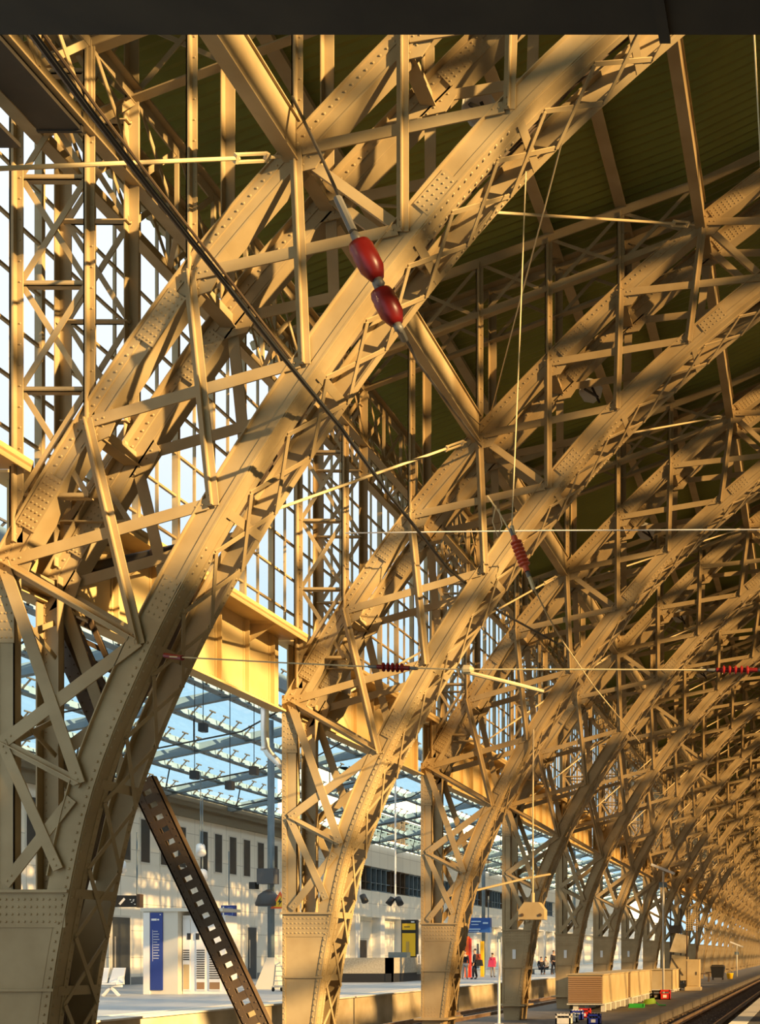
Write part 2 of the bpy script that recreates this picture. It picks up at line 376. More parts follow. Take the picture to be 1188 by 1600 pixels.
        # hangers up to the roof chord
        for x, zt in ((-10.72, 7.9), (T[1][0], T[1][1]), (T[2][0], T[2][1]), (T[3][0], T[3][1]), (T[4][0], T[4][1]), (T[5][0], T[5][1])):
            m = N(); w = .15 if x > -10.5 else .18
            m.box(x-w/2, x+w/2, *yy(0, .018), zt, roofz(x)); m.box(x-.012, x+.012, *yy(-.07, 0), zt, roofz(x)); m.box(x-w/2, x-w/2+.016, *yy(0, .12), zt, roofz(x))
            if face == 0:
                for i in range(int((roofz(x)-zt)/.28)): m.rivet((x+w*.3, ya, zt+.15+i*.28), (0, -1, 0)); 
            part('hanger', m)
        # lattice of the wall column between the first two hangers
        m = N(); zc = [8.55+1.43*i for i in range(6)]
        for i, z in enumerate(zc):
            if z > 9.6 or i == 0:
                m.box(-10.72, -9.76, *yy(.02, .05), z-.03, z+.03); m.box(-10.72, -9.76, *yy(.02, .14), z-.03, z-.012)
        for a, b in zip(zc[:-1], zc[1:]):
            m.bar((-10.68, ya+s*.03, a), (-9.78, ya+s*.03, b), .075, .015); m.bar((-10.68, ya+s*.045, b), (-9.78, ya+s*.045, a), .075, .015)
        part('column_lattice', m)
        # roof chord and its lattice
        m = N()
        for a, b in (((-11.7, roofz(-11.7)), (-2.3, 18.44)), ((-2.3, 18.44), (2.4, roofz(2.4)))): m.bar((a[0], ya, a[1]), (b[0], ya, b[1]), .16, .03); m.bar((a[0], ya+s*.08, a[1]+.09), (b[0], ya+s*.08, b[1]+.09), .02, .2)
        part('roof_chord', m)
        lz = lambda x: roofz(x)-1.12+max(0, (x+5))*.06
        m = N(); m.bar((-11.0, ya, lz(-11.0)), (-2.9, ya, lz(-2.9)), .12, .03); m.bar((-11.0, ya+s*.06, lz(-11.0)-.06), (-2.9, ya+s*.06, lz(-2.9)-.06), .02, .14); part('roof_lower_chord', m)
        m = N(); xx = [-10.72, -9.74, -8.36, -6.94, -5.5, -4.0, -2.5]
        for a, b in zip(xx[:-1], xx[1:]):
            m.bar((a, ya+s*.03, roofz(a)), (b, ya+s*.03, lz(b)), .07, .015); m.bar((a, ya+s*.05, lz(a)), (b, ya+s*.05, roofz(b)), .07, .015)
        part('roof_lattice', m)
    # collar
    m = N(); m.box(-11.2, -10.22, y0-.16, y1+.16, .50, .56); part('collar_plate', m)
    # lattice lacing across the lower chord
    m = N(); L = along(BC, .95, .2)
    for i, (a, b) in enumerate(zip(L[:-1], L[1:])):
        pa = Vector((a[0]+a[2]*.185, 0, a[1]+a[3]*.185)); pb = Vector((b[0]+b[2]*.185, 0, b[1]+b[3]*.185)); n = (a[2], 0, a[3])
        m.bar(pa+Vector((0, y0+.26, 0)), pb+Vector((0, y1-.05, 0)), .065, .014, n); m.bar(pa+Vector((a[2]*.015, y1-.05, a[3]*.015)), pb+Vector((b[2]*.015, y0+.26, b[3]*.015)), .065, .014, n)
    part('lattice_lacing', m)
    # battens across the lower chord and struts between the two planes
    BL = along(BC, .05)
    for zt in [1.88, 3.2, 4.7]+[b[1] for b in B[:7]]:
        x, z, nx, nz = min(BL, key=lambda q: abs(q[1]-zt)); c = Vector((x+nx*.175, 0, z+nz*.175))
        m = N(); m.bar(c+Vector((0, y0+.1, 0)), c+Vector((0, y1-.02, 0)), .13, .016, (nx, 0, nz)); m.bar(c+Vector((-nx*.06, y0+.3, -nz*.06)), c+Vector((-nx*.06, y1-.02, -nz*.06)), .016, .12, (nx, 0, nz)); part('batten', m)
    for (x, z) in T[:8]:
        m = N(); m.box(x-.05, x+.05, y0+.02, y1-.02, z-.12, z+.06); m.box(x-.12, x+.1, y0+.02, y1-.02, z-.14, z-.12); part('cross_strut', m)
    for (x, z) in ((-10.85, 5.2), (-10.85, 6.6)):
        m = N(); m.bar((x, y0+.05, z), (x, y1-.05, z+.5), .07, .02, (1, 0, 0)); m.bar((x+.02, y1-.05, z), (x+.02, y0+.05, z+.5), .07, .02, (1, 0, 0)); part('cross_brace', m)
    # radial struts at the purlin nodes
    for (i, j) in ((3, 3), (6, 6)):
        for y in (y0+.12, y1-.12):
            m = N(); a = T[i]; b = B[j]; m.bar((a[0], y, a[1]), (b[0], y, b[1]), .09, .12); m.bar((a[0], y-.09, a[1]), (b[0], y-.09, b[1]), .14, .02); part('radial_strut', m)
    # conduit run along the arch
    m = N(); CP = [(x+nx*.06, y0+.45+.05*math.sin(i*1.3), z+nz*.06) for i, (x, z, nx, nz) in enumerate(along(BC, .6, .2))]; m.tube(CP, .022, 6)
    m.tube([(p[0]-.03, p[1]+.1, p[2]) for p in CP], .015, 5); part('conduit', m, BROWN)

def rib_label(k):
    if k == 0: return 'nearest beige riveted steel arch rib, its broad foot standing at the photo\'s lower left corner'
    if k < 12: return f'{struct_ord[k]} beige riveted lattice arch rib counted from the nearest one'
    return 'far beige arch rib in the crowded row near the end of the shed'
rib = thing('arch_rib', rib_label(0), 'arch rib', RO, 'steel arch ribs of the train shed')
rib_parts(rib)
rk = kids(rib)
for k in range(1, NR):
    r = rib.copy(); C.objects.link(r); r.location = (RO[0], YR[k], 0); r['label'] = rib_label(k)
    if k >= 12: r['group'] = 'far arch ribs'
    for c in rk:
        d = c.copy(); C.objects.link(d); d.parent = r

# ------------------------------------------------------------------ what spans from rib to rib, bay by bay
def copies(root, ys, labeler, groups=None):
    ch = [(c, kids(c)) for c in kids(root)]; base = Vector(root.location)
    out = [root]
    for i, y in enumerate(ys):
        if i == 0: root['label'] = labeler(0); continue
        r = root.copy(); C.objects.link(r); r.location = base+Vector((0, y-ys[0], 0)); r['label'] = labeler(i)
        if groups and i >= groups[0]: r['group'] = groups[1]
        for c, gs in ch:
            d = c.copy(); C.objects.link(d); d.parent = r
            for g in gs: h = g.copy(); C.objects.link(h); h.parent = d
        out.append(r)
    return out
YB = [Y1-BAY]+YR[:-1]; YA, YE = YB[0], YB[0]+BAY
def bay_label(what, far):
    def f(i):
        if i == 0: return f'{what} leaving the photo before the nearest rib'
        if i < 11: return f'{what} between {struct_ord[i-1]} and {struct_ord[i]} ribs'
        return far
    return f
# plate girder with stiffeners and window ledge
G = (-11.1, YA, 7.45)
t = thing('plate_girder', '', 'girder', G, 'plate girders under the clerestory')
m = MB(G).box(-11.16, -11.13, YA+.45, YE, 7.45, 8.95); m.box(-11.25, -10.95, YA+.45, YE, 7.40, 7.44)
for i in range(8): yy = YA+.7+i*1.06; m.box(-11.13, -11.03, yy-.012, yy+.012, 7.45, 8.9); m.box(-11.13, -11.115, yy-.06, yy+.06, 7.45, 8.9)
for i in range(76): m.rivet((-11.0, YA+.5+i*.105, 7.44), (0, 0, 1))
for i in range(70): m.rivet((-11.13, YA+.7+i*.11, 7.55), (1, 0, 0))
m.build('web_plate', PAINT2, t)
m = MB(G).box(-11.35, -10.55, YA+.2, YE+.1, 8.93, 8.97); m.box(-10.57, -10.55, YA+.2, YE+.1, 8.86, 9.04)
for i in range(4): yy = YA+1.3+i*2.0; m.prism([(-11.13, 8.9), (-10.62, 8.9), (-11.13, 8.55)], yy-.012, yy+.012)
m.build('window_ledge', PAINT2, t)
copies(t, YB, bay_label('beige plate girder under the clerestory windows', 'far beige plate girder among the crowded ribs'), (11, 'far plate girders'))
# clerestory windows (structure), one per bay, frame and glass
WX = -11.42
for i, y in enumerate(YB):
    if i == 0:
        m = MB((WX, y, 9.0)); m.box(WX-.05, WX+.05, y, y+BAY, 9.0, 9.1); m.box(WX-.05, WX+.05, y, y+BAY, 15.05, 15.2)
        for k in range(7): yy = y+.3+k*1.214; m.box(WX-.05, WX+.06, yy-.038, yy+.038, 9.05, 15.1); m.box(WX-.02, WX+.03, yy+.607-.014, yy+.607+.014, 9.05, 15.1)
        for k in range(1, 8): z = 9.05+k*.757; m.box(WX-.02, WX+.035, y, y+BAY, z-.02, z+.02)
        w0 = struct(m.build('window_1', PAINT))
        g0 = MB((WX, y, 9.0)).box(WX-.004, WX+.004, y, y+BAY, 9.05, 15.1).build('window_pane', WGLASS, w0)
    else:
        w = w0.copy(); w.name = f'window_{i+1}'; C.objects.link(w); w.location = (WX, y, 9.0); g = g0.copy(); C.objects.link(g); g.parent = w
# lattice girder along the window heads
G = (-10.0, YA, 13.4)
t = thing('lattice_girder', '', 'girder', G, 'lattice girders along the window heads')
for x in (-9.72, -10.45):
    m = MB(G).box(x-.12, x+.08, YA, YE, 13.38, 13.41); m.box(x-.015, x+.015, YA, YE, 13.41, 13.58); m.build('bottom_chord', PAINT, t)
    m = MB(G).box(x-.13, x+.13, YA, YE, 14.72, 14.75); m.box(x-.015, x+.015, YA, YE, 14.55, 14.72); m.build('top_chord', PAINT, t)
    m = MB(G)
    for k in range(8):
        a = YA+k*1.0625; b = a+1.0625
        m.bar((x, a, 13.5), (x, b, 14.65), .08, .015, (1, 0, 0)); m.bar((x+.018, b, 13.5), (x+.018, a, 14.65), .08, .015, (1, 0, 0)); m.box(x-.03, x+.03, b-.03, b+.03, 13.5, 14.65)
    m.build('lattice', PAINT, t)
m = MB(G)
for k in range(8): a = YA+k*1.0625; m.bar((-9.72, a, 13.42), (-10.45, a+1.06, 13.42), .07, .015, (0, 0, 1))
m.build('bottom_lacing', PAINT, t)
copies(t, YB, bay_label('beige lattice girder along the window heads', 'far lattice girder along the window heads'), (11, 'far lattice girders'))
# main purlins at the third and sixth nodes
for (idx, where) in ((3, 'lower'), (6, 'upper')):
    x, z = T[idx]; G = (x, YA+RW, z)
    t = thing('purlin', '', 'purlin', G, f'{where} purlins between the ribs')
    m = MB(G).box(x-.012, x+.012, YA+RW, YE, z-.12, z+.42); m.build('web_plate', PAINT, t)
    m = MB(G).box(x-.17, x+.04, YA+RW, YE, z-.14, z-.12); m.build('bottom_flange', PAINT, t)
    m = MB(G).box(x-.17, x+.05, YA+RW, YE, z+.42, z+.44); m.build('top_flange', PAINT, t)
    if idx == 3:
        m = MB(G)
        for k in range(6):
            a = YA+RW+k*1.25; m.bar((x-.16, a, z-.1), (x-.16, a+1.25, z+.40), .06, .012, (1, 0, 0))
        m.build('lattice', PAINT, t)
    copies(t, YB, bay_label(f'{where} beige I-section purlin', f'far {where} purlin among the crowded ribs'), (11, f'far {where} purlins'))
# bracing rods
for (i0, i1, where) in ((3, 0, 'lower'), (6, 3, 'upper')):
    p = Vector((T[i0][0]-.1, YE, T[i0][1]-.05)); q = Vector((T[i1][0], YA+RW, T[i1][1]))
    d = (q-p).normalized(); t = thing('bracing_rod', '', 'rod', p, f'{where} bracing rods')
    m = MB(p); m.tube([p, p+d*.45], .022, 6); m.tube([p+d*.9, q], .024, 8); m.build('rod', RODM, t)
    m = MB(p); u = d.orthogonal().normalized()
    for s in (-1, 1): m.bar(p+d*.42+u*(.05*s), p+d*.95+u*(.05*s), .03, .03, u)
    m.bar(p+d*.42-u*.06, p+d*.42+u*.06, .05, .05, d.cross(u)); m.bar(p+d*.95-u*.06, p+d*.95+u*.06, .05, .05, d.cross(u)); m.build('turnbuckle', RODM, t)
    copies(t, YB, bay_label(f'{where} round bracing rod with turnbuckle', f'far {where} bracing rod'), (11, f'far {where} bracing rods'))

# ------------------------------------------------------------------ station building beyond the far platform
FX = -34.0
def fy(x): return -FX*FPX/(VX-x)
def fz(x, y): return EYE+(VY-y)*fy(x)/FPX
bo = (FX, 60, 0.82)
bt = thing('station_building', 'cream stone station building with slit windows along the far platform', 'building', bo)
m = MB(bo).box(FX-8, FX, 34, 84, .82, 10.3); m.build('wall', STONE, bt)
m = MB(bo).box(FX-8, FX+.5, 34, 84, 10.3, 10.55); m.box(FX-8, FX+.25, 34, 84, 9.75, 10.3); m.box(FX-8, FX+.1, 34, 84, 10.55, 11.3); m.build('cornice', mat('brown fascia', (0.22, 0.18, 0.11), 0.7), bt)
m = MB(bo).box(FX-.2, FX+.03, 34, 84, .82, 1.2); m.build('plinth', mat('grey plinth', (0.25, 0.25, 0.24), 0.7), bt)
for x in (40, 70, 96, 128, 158, 188, 219, 250, 277, 312, 335, 358, 380, 402, 424):
    a = fy(x); b = a+.82
    f = MB(bo).box(FX-.05, FX+.03, a-.05, b+.05, 6.95, 9.25).build('window', CREAM, bt)
    MB(bo).box(FX-.02, FX+.036, a+.03, b-.03, 7.02, 9.18).build('pane', DGLASS, f)
for (x0, x1, zt) in ((174, 201, 4.15), (386, 399, 3.95), (52, 70, 3.9)):
    a, b = fy(x0), fy(x1)
    f = MB(bo).box(FX-.05, FX+.06, a-.1, b+.1, .82, zt+.1).build('door', CREAM, bt)
    MB(bo).box(FX, FX+.075, a, b, .84, zt).build('door_leaf', mat('dark door', (0.045, 0.05, 0.05), 0.4), f)
    MB(bo).box(FX+.075, FX+.12, a+.12, a+.17, 1.5, 3.2).build('handle', GALV, f)
# taller block further along
ho = (FX, 150, 0.82)
ht = thing('office_block', 'taller cream block with long ribbon windows further along the platform', 'building', ho)
m = MB(ho).box(FX-5, FX-.6, 84, 262, .82, 16); m.box(FX-.6, FX, 84, 262, 5.2, 7.2); m.box(FX-.6, FX, 84, 262, 9.1, 11.4); m.box(FX-.6, FX, 84, 262, 13.4, 16)
m.box(FX-.6, FX, 84, 84.6, .82, 16); m.build('wall', STONE, ht)
for (z0, z1) in ((7.2, 9.1), (11.4, 13.4)):
    for k in range(16):
        a = 84.8+k*4.2
        f = MB(ho).box(FX-.5, FX-.12, a, a+4.2, z0, z0+.1).box(FX-.5, FX-.12, a, a+4.2, z1-.1, z1)
        for j in range(4): f.box(FX-.5, FX-.1, a+j*1.05-.05, a+j*1.05+.05, z0, z1)
        f.box(FX-.5, FX-.15, a, a+4.2, z0+.65, z0+.71)
        f = f.build('window', GREYST if k % 2 else BROWN, ht); MB(ho).box(FX-.45, FX-.4, a, a+4.2, z0, z1).build('pane', DGLASS, f)
for k in range(18): a = 85.5+k*5.0; MB(ho).box(FX-.6, FX+.05, a, a+.9, .82, 5.2).build('pillar', WHITEW, ht)
for k in range(9):
    a = 88+k*10.0
    d = MB(ho).box(FX-.62, FX-.52, a, a+1.2, .84, 3.4).build('door', DGLASS if k else BROWN, ht)
# ------------------------------------------------------------------ glass canopy over the far platform
def cz(x): return 11.0+.2*(x+34)
co = (-26, 60, .82)
ct = thing('glass_canopy', 'sloping glass canopy on grey steel beams above the far platform', 'canopy', co)
for k in range(26):
    y = 26+k*6.8; m = MB(co).bar((-34, y, cz(-34)-.25), (-21, y, cz(-21)-.25), .42, .12, (0, 1, 0)); m.bar((-34, y, cz(-34)-.46), (-21, y, cz(-21)-.46), .03, .26, (0, 1, 0)); m.build('beam', GREYST, ct)
xs = [-33.2, -30.8, -28.4, -26.0, -23.6, -21.4]
for x in xs:
    m = MB(co).box(x-.08, x+.08, 26, 198, cz(x)-.36, cz(x)-.08); m.box(x-.2, x+.2, 26, 198, cz(x)-.40, cz(x)-.36); m.build('rafter', GREYST, ct)
m = MB(co)
for x in xs:
    for k in range(150):
        y = 26.6+k*1.13; z = cz(x)-.08
        m.bar((x, y, z-.25), (x+.36, y+.05, z+.2), .045, .045); m.bar((x, y, z-.25), (x-.30, y-.05, z+.16), .045, .045); m.bar((x+.36, y-.2, z+.19), (x+.36, y+.25, z+.19), .06, .05, (1, 0, 0)); m.bar((x-.02, y, z-.32), (x+.05, y, z-.1), .12, .12)
c = m.build('glass_clamp', DARKST, ct); c['kind'] = 'stuff'
for k in range(5):
    for j in range(25):
        x0, x1 = xs[k]+.02, xs[k+1]-.02; y = 26.1+j*6.8; z0, z1 = cz(x0)+.18, cz(x1)+.18
        MB(co).add([(x0, y, z0), (x1, y, z1), (x1, y+6.7, z1), (x0, y+6.7, z0), (x0, y, z0+.02), (x1, y, z1+.02), (x1, y+6.7, z1+.02), (x0, y+6.7, z0+.02)], [(0,3,2,1),(4,5,6,7),(0,1,5,4),(1,2,6,5),(2,3,7,6),(3,0,4,7)]).build('glass_pane', CGLASS, ct)
MB(co).box(-21.35, -21.05, 26, 198, cz(-21.2)-.7, cz(-21.2)-.1).build('gutter', GREYST, ct)
for (x, y) in ((-24.0, 51.0), (-24.0, 84.0), (-24.0, 116.0)):
    MB(co).tube([(x, y, .82), (x, y, cz(x)-.3)], .13, 10).build('post', GREYST, ct, True)
m = MB(co)
for k in range(14):
    y = 28+k*6.8; a = Vector((-31, y, cz(-31)-1.3)); m.tube([(-33, y, cz(-33)-.3), a, (-24, y, cz(-24)-1.3), (-21.4, y, cz(-21.4)-.4)], .035, 6); m.tube([a, (-30.8, y, cz(-30.8)-.3)], .03, 6); m.tube([(-26, y, cz(-26)-1.3), (-26, y, cz(-26)-.3)], .03, 6)
m.build('tension_rod', DARKST, ct)
# hanging canopy spotlights
spots = [(585, 725, 'small dark lamp hanging under the canopy glass, highest of the hung lamps'), (535, 1000, 'small dark lamp hanging low under the canopy glass beside the nearest rib'), (740, 1060, 'small dark lamp hanging under the canopy between two rafters'), (880, 975, 'small dark lamp hanging under the canopy near the mast')]
for (cx, cy, lab) in spots:
    x = 160+cx/3.712; y = 940+cy/3.712; Y = 44.0; p = P(x, y, Y); zc = cz(p.x)-.3
    t = thing('hanging_lamp', lab, 'lamp', p, 'lamps under the glass canopy')
    MB(p).box(p.x-.13, p.x+.13, Y-.13, Y+.13, p.z-.2, p.z+.12).build('lamp_body', BLACK, t); MB(p).tube([p, (p.x, Y, max(zc, p.z+.5))], .015, 5).build('stem', BLACK, t)
    MB(p).box(p.x-.1, p.x+.1, Y-.1, Y+.1, p.z-.215, p.z-.2).build('lens', GREYST, t)
# double spotlights on white rods beside the office block
for (x, y, lab, nh, Y) in ((618, 1404, 'double black spotlight on a white rod under the lower ribbon windows', 2, 62.0), (660, 1414, 'black spotlight half hidden by the third arch rib\'s post', 1, 62.0), (893, 1438, 'double black spotlight beyond the hanging weight', 2, 104), (563, 1400, 'single black spotlight just right of the second arch rib', 1, 62.0)):
    p = P(x, y, Y); t = thing('spotlight', lab, 'lamp', p, 'spotlights over the far platform')
    MB(p).tube([(p.x, Y, p.z), (p.x, Y, cz(max(-33, p.x))-.5 if p.x < -21 else p.z+3)], .05, 6).build('rod', WHITE, t)
    for s in ((-1, 1) if nh == 2 else (1,)):
        MB(p).lathe((p.x+s*.12, Y, p.z+.05), (s*.45, -.3, -.8), [(0, .09), (.02, .16), (.45, .18), (.46, .15)], 12).build('lamp_head', BLACK, t, True)
for (cx, cy, lab) in ((450, 362, 'white cylindrical lamp in front of the stone wall beside the nearest rib'), (752, 395, 'white cylindrical lamp behind the slanting lattice strut'), (745, 300, 'small white lamp box above the slanting lattice strut')):
    x = cx/2.376; y = 1200+cy/2.376; p = P(x, y, 48.0); t = thing('wall_lamp', lab, 'lamp', p, 'white lamps before the stone wall')
    MB(p).lathe(p, (.3, -.5, -.7), [(-.2, .1), (-.16, .17), (.28, .2), (.3, .14)], 12).build('lamp_head', WHITE, t, True); MB(p).tube([p, (p.x, 48, p.z+3.2)], .025, 6).build('rod', GREYST, t)

# ------------------------------------------------------------------ platform furniture
# mast with signal boxes
p = Vector((-23.75, 50.6, .82)); t = thing('platform_mast', 'grey tube mast on a flared base beside the second arch rib', 'mast', p)
MB(p).tube([p, (p.x, p.y, 11.6)], .11, 10).build('pole', GREYST, t, True)
MB(p).add([(p.x-.55, p.y-.5, .82), (p.x+.55, p.y-.5, .82), (p.x+.55, p.y+.5, .82), (p.x-.55, p.y+.5, .82), (p.x-.15, p.y-.15, 2.2), (p.x+.15, p.y-.15, 2.2), (p.x+.15, p.y+.15, 2.2), (p.x-.15, p.y+.15, 2.2)], [(0,3,2,1),(4,5,6,7),(0,1,5,4),(1,2,6,5),(2,3,7,6),(3,0,4,7)]).build('base', CREAM, t)
q = P(421, 1370, 50.3); t = thing('loudspeaker', 'dark grey loudspeaker box clamped high on the platform mast', 'loudspeaker', q)
MB(q).box(q.x-.36, q.x+.36, 49.9, 50.45, q.z-.32, q.z+.34).build('cabinet', mat('speaker grey', (0.09, 0.095, 0.10), .6), t)
MB(q).box(q.x-.72, q.x-.45, 49.95, 50.3, q.z-.55, q.z-.25).build('camera_head', BLACK, t); MB(q).bar((q.x-.5, 50.1, q.z-.35), (q.x-.3, 50.2, q.z-.2), .06, .06).build('bracket', GREYST, t)
q = P(421, 1405, 50.2); t = thing('dome_lamp', 'dark dome-shaped lamp below the loudspeaker on the mast', 'lamp', q)
MB(q).lathe((q.x-.05, 50.2, q.z+.42), (0, 0, -1), [(0, .06), (.08, .2), (.25, .4), (.6, .52), (.72, .5)], 16).build('shade', mat('lamp dark', (0.07, 0.07, 0.07), .5), t, True)
MB(q).lathe((q.x-.05, 50.2, q.z-.29), (0, 0, -1), [(0, .42), (.03, .42)], 16).build('lens', GREYST, t)
q = P(438, 1409, 50.0); t = thing('warning_sign', 'orange triangular warning sign beside the dome lamp', 'sign', q)
m = MB(q).prism([(q.x-.42, q.z-.3), (q.x+.42, q.z-.3), (q.x, q.z+.45)], 49.98, 50.02); m.build('panel', ORANGE, t)
MB(q).prism([(q.x-.28, q.z-.22), (q.x+.28, q.z-.22), (q.x, q.z+.28)], 49.97, 49.979).build('inner_triangle', YELLOW, t)
MB(q).prism([(q.x+.05, q.z+.18), (q.x-.1, q.z-.02), (q.x-.01, q.z-.02), (q.x-.06, q.z-.18), (q.x+.1, q.z+.04), (q.x+.01, q.z+.04)], 49.96, 49.969).build('lightning_bolt', BLACK, t)
# S-shaped pipe hung from the plate girder
t0 = P(415, 1102, 24.5); t = thing('drain_pipe', 'bright S-shaped drain pipe left of the second arch rib\'s post', 'pipe', t0)
pts = [P(414, 1100, 25.2), P(414, 1145, 25.2), P(415, 1168, 25.2), P(421, 1178, 25.2), P(436, 1192, 25.2), P(446, 1202, 25.2)]
m = MB(t0).tube(pts, .085, 12); m.build('pipe', GALV, t, True)
m = MB(t0); m.lathe(pts[0], (0, 0, -1), [(0, .11), (.06, .11)], 12); m.lathe(pts[2], (0, 0, -1), [(0, .1), (.06, .1)], 12); m.build('collar', GALV, t, True)
# downpipes at the second and third ribs
p = Vector((-10.62, 25.5, 0)); t = thing('downpipe', 'shiny downpipe with a slanting elbow behind the second arch rib\'s post', 'pipe', p, 'downpipes behind the rib posts')
e = [P(540, 985, 25.6), P(541, 1085, 25.6), P(528, 1112, 25.6), P(494, 1143, 25.6), P(483, 1160, 25.6), P(482, 1230, 25.6), P(483, 1440, 25.6), P(483, 1640, 25.6)]
MB(p).tube(e[:2], .10, 12).build('upper_pipe', GALV, t, True); MB(p).tube(e[1:5], .15, 12).build('elbow', PAINT, t, True); MB(p).tube(e[4:], .135, 12).build('lower_pipe', GALV, t, True)
m = MB(p)
for y in (1165, 1300, 1420): q = P(482, y, 25.6); m.lathe(q, (0, 0, -1), [(0, .16), (.06, .16)], 12); m.bar(q, (-10.78, 25.0, q.z), .04, .04)
m.build('bracket', GALV, t, True)
p = Vector((-10.6, 33.9, 0)); t = thing('downpipe', 'slim white downpipe behind the third arch rib\'s post', 'pipe', p, 'downpipes behind the rib posts')
e = [P(686, 1225, 33.9), P(686, 1330, 33.9), P(684, 1500, 33.9), P(684, 1612, 33.9)]
MB(p).tube(e, .07, 10).build('pipe', GALV, t, True); MB(p).tube([v+Vector((-.2, .1, 0)) for v in e], .05, 10).build('red_conduit', BROWN, t, True)
p = Vector((-10.7, 42.3, 0)); t = thing('downpipe', 'pale downpipe behind the fourth arch rib\'s post', 'pipe', p, 'downpipes behind the rib posts')
MB(p).tube([P(806, 1280, 42.4), P(806, 1606, 42.4)], .07, 10).build('pipe', GALV, t, True)
MB(p).lathe(P(806, 1400, 42.4), (0, 0, -1), [(0, .1), (.06, .1)], 10).build('collar', GALV, t, True)
# slanting lattice strut near the camera's left
a = Vector((-10.08, 17.3, 4.97)); b = Vector((-7.74, 17.3, -.02)); d = (b-a).normalized(); u = Vector((0, 1, 0)).cross(d)
t = thing('lattice_strut', 'dark perforated lattice strut slanting down behind the nearest arch rib', 'strut', b)
for s in (-1, 1):
    m = MB(b).bar(a+u*(.13*s), b+u*(.13*s), .12, .02); m.bar(a+u*(.175*s)+Vector((0, .05, 0)), b+u*(.175*s)+Vector((0, .05, 0)), .02, .12)
    for i in range(48): r = a+d*(.06+i*.115)+u*(.14*s); m.rivet(r-Vector((0, .01, 0)), (0, -1, 0), .015)
    m.build('flange', BROWN, t)
m = MB(b); n = 27
for i in range(n):
    c = a+d*(.1+i*(a-b).length/n); m.bar(c-u*.11, c+u*.11, .125, .014); 
m.build('web', BROWN, t)
m = MB(b); o2 = u*.20+Vector((0, .25, 0))
m.bar(a+o2, b+o2, .07, .07); m.build('rear_flange', BROWN, t)
m = MB(b)
for i in range(16):
    c = a+d*(i*.35); m.bar(c+u*.16, c+d*.17+o2, .05, .012)
    m.bar(c+d*.17+o2, c+d*.35+u*.16, .05, .012)
m.build('lacing', BROWN, t)
m = MB(b).box(b.x-.35, b.x+.35, 17.0, 17.8, -.02, .03); m.build('base_plate', BROWN, t)
# dark brace pair crossing behind the nearest rib
for i, (p0, p1, Y, lab) in enumerate([((66, 950), (150, 1128), 16.78, 'dark riveted brace slanting behind the nearest rib\'s post'), ((92, 946), (163, 1105), 17.02, 'second dark brace slanting behind the nearest rib\'s post, lit at its foot')]):
    a = P(*p0, Y); b = P(*p1, Y); t = thing('slanting_brace', lab, 'brace', b, 'braces behind the nearest rib')
    m = MB(b).bar(a, b, .20, .02); m.bar(a+Vector((.09, .08, 0)), b+Vector((.09, .08, 0)), .02, .16); m.bar(a+Vector((-.09, .08, 0)), b+Vector((-.09, .08, 0)), .02, .16)
    dd = (b-a).normalized()
    for k in range(12):
        for s in (-.06, .06): m.rivet(a+dd*(.1+k*.14)+Vector((s, -.01, s*.4)), (0, -1, 0), .016)
    m.build('channel', BROWN, t); m = MB(b)
    for k in range(5): c = a+dd*(.2+k*.35); m.bar(c+Vector((.1, .1, 0)), c+Vector((.34, .1, -.12)), .07, .012)
    m.bar(a+Vector((.36, .1, -.1)), b+Vector((.36, .1, -.1)), .07, .05); m.build('lattice', BROWN, t)
# bench
p = P(152, 1556, 42.0); p.z = .82; t = thing('platform_bench', 'white metal bench on the far platform beside the nearest rib\'s foot', 'bench', p)
m = MB(p)
for k in range(3):
    x = p.x-.65+k*.6; MB(p).box(x-.26, x+.26, 41.75, 42.25, 1.24, 1.29).build('seat', WHITE, t)
    m2 = MB(p).add([(x-.26, 42.2, 1.3), (x+.26, 42.2, 1.3), (x+.26, 42.25, 1.3), (x-.26, 42.25, 1.3), (x-.22, 42.42, 1.85), (x+.22, 42.42, 1.85), (x+.22, 42.47, 1.85), (x-.22, 42.47, 1.85)], [(0,3,2,1),(4,5,6,7),(0,1,5,4),(1,2,6,5),(2,3,7,6),(3,0,4,7)]); m2.build('backrest', WHITE, t)
MB(p).box(p.x-1, p.x+.9, 41.95, 42.05, 1.15, 1.22).build('beam', WHITE, t)
for x in (p.x-.6, p.x+.5): MB(p).bar((x, 42, 1.15), (x-.3, 42, .83), .08, .08).bar((x, 42, 1.15), (x+.3, 42, .83), .08, .08).build('leg', WHITE, t)
MB(p).tube([(p.x+.85, 42.2, 1.25), (p.x+.9, 42.1, 1.55), (p.x+.9, 41.8, 1.5), (p.x+.85, 41.75, 1.25)], .025, 6).build('armrest', WHITE, t)
# information kiosk: blue panel, grey pillar, louvred lockers
KY = 44.0
def kx(x): return (x-VX)*KY/FPX
def kz(y): return EYE+(VY-y)*KY/FPX
p = Vector((kx(252), KY, .82)); t = thing('information_kiosk', 'tall kiosk with a blue information panel beside the stone wall', 'kiosk', p)
MB(p).box(kx(224), kx(278), KY, KY+1.1, .82, kz(1424)).build('body', CREAM, t)
MB(p).box(kx(225), kx(235), KY-.05, KY, .82, kz(1426)).build('frame', WHITE, t)
q = MB(p).box(kx(236), kx(255), KY-.05, KY, kz(1547), kz(1426)).build('blue_panel', BLUE, t)
m = MB(p)
for (a, b, yy, h) in ((238, 246, 1437, 1.6), (247, 250, 1437, 1.2)): m.box(kx(a), kx(b), KY-.06, KY-.051, kz(yy+h), kz(yy-h))
m.box(kx(251), kx(252.5), KY-.06, KY-.051, kz(1430), kz(1428.3))
m.build('white_heading', WHITE, q)
m = MB(p)
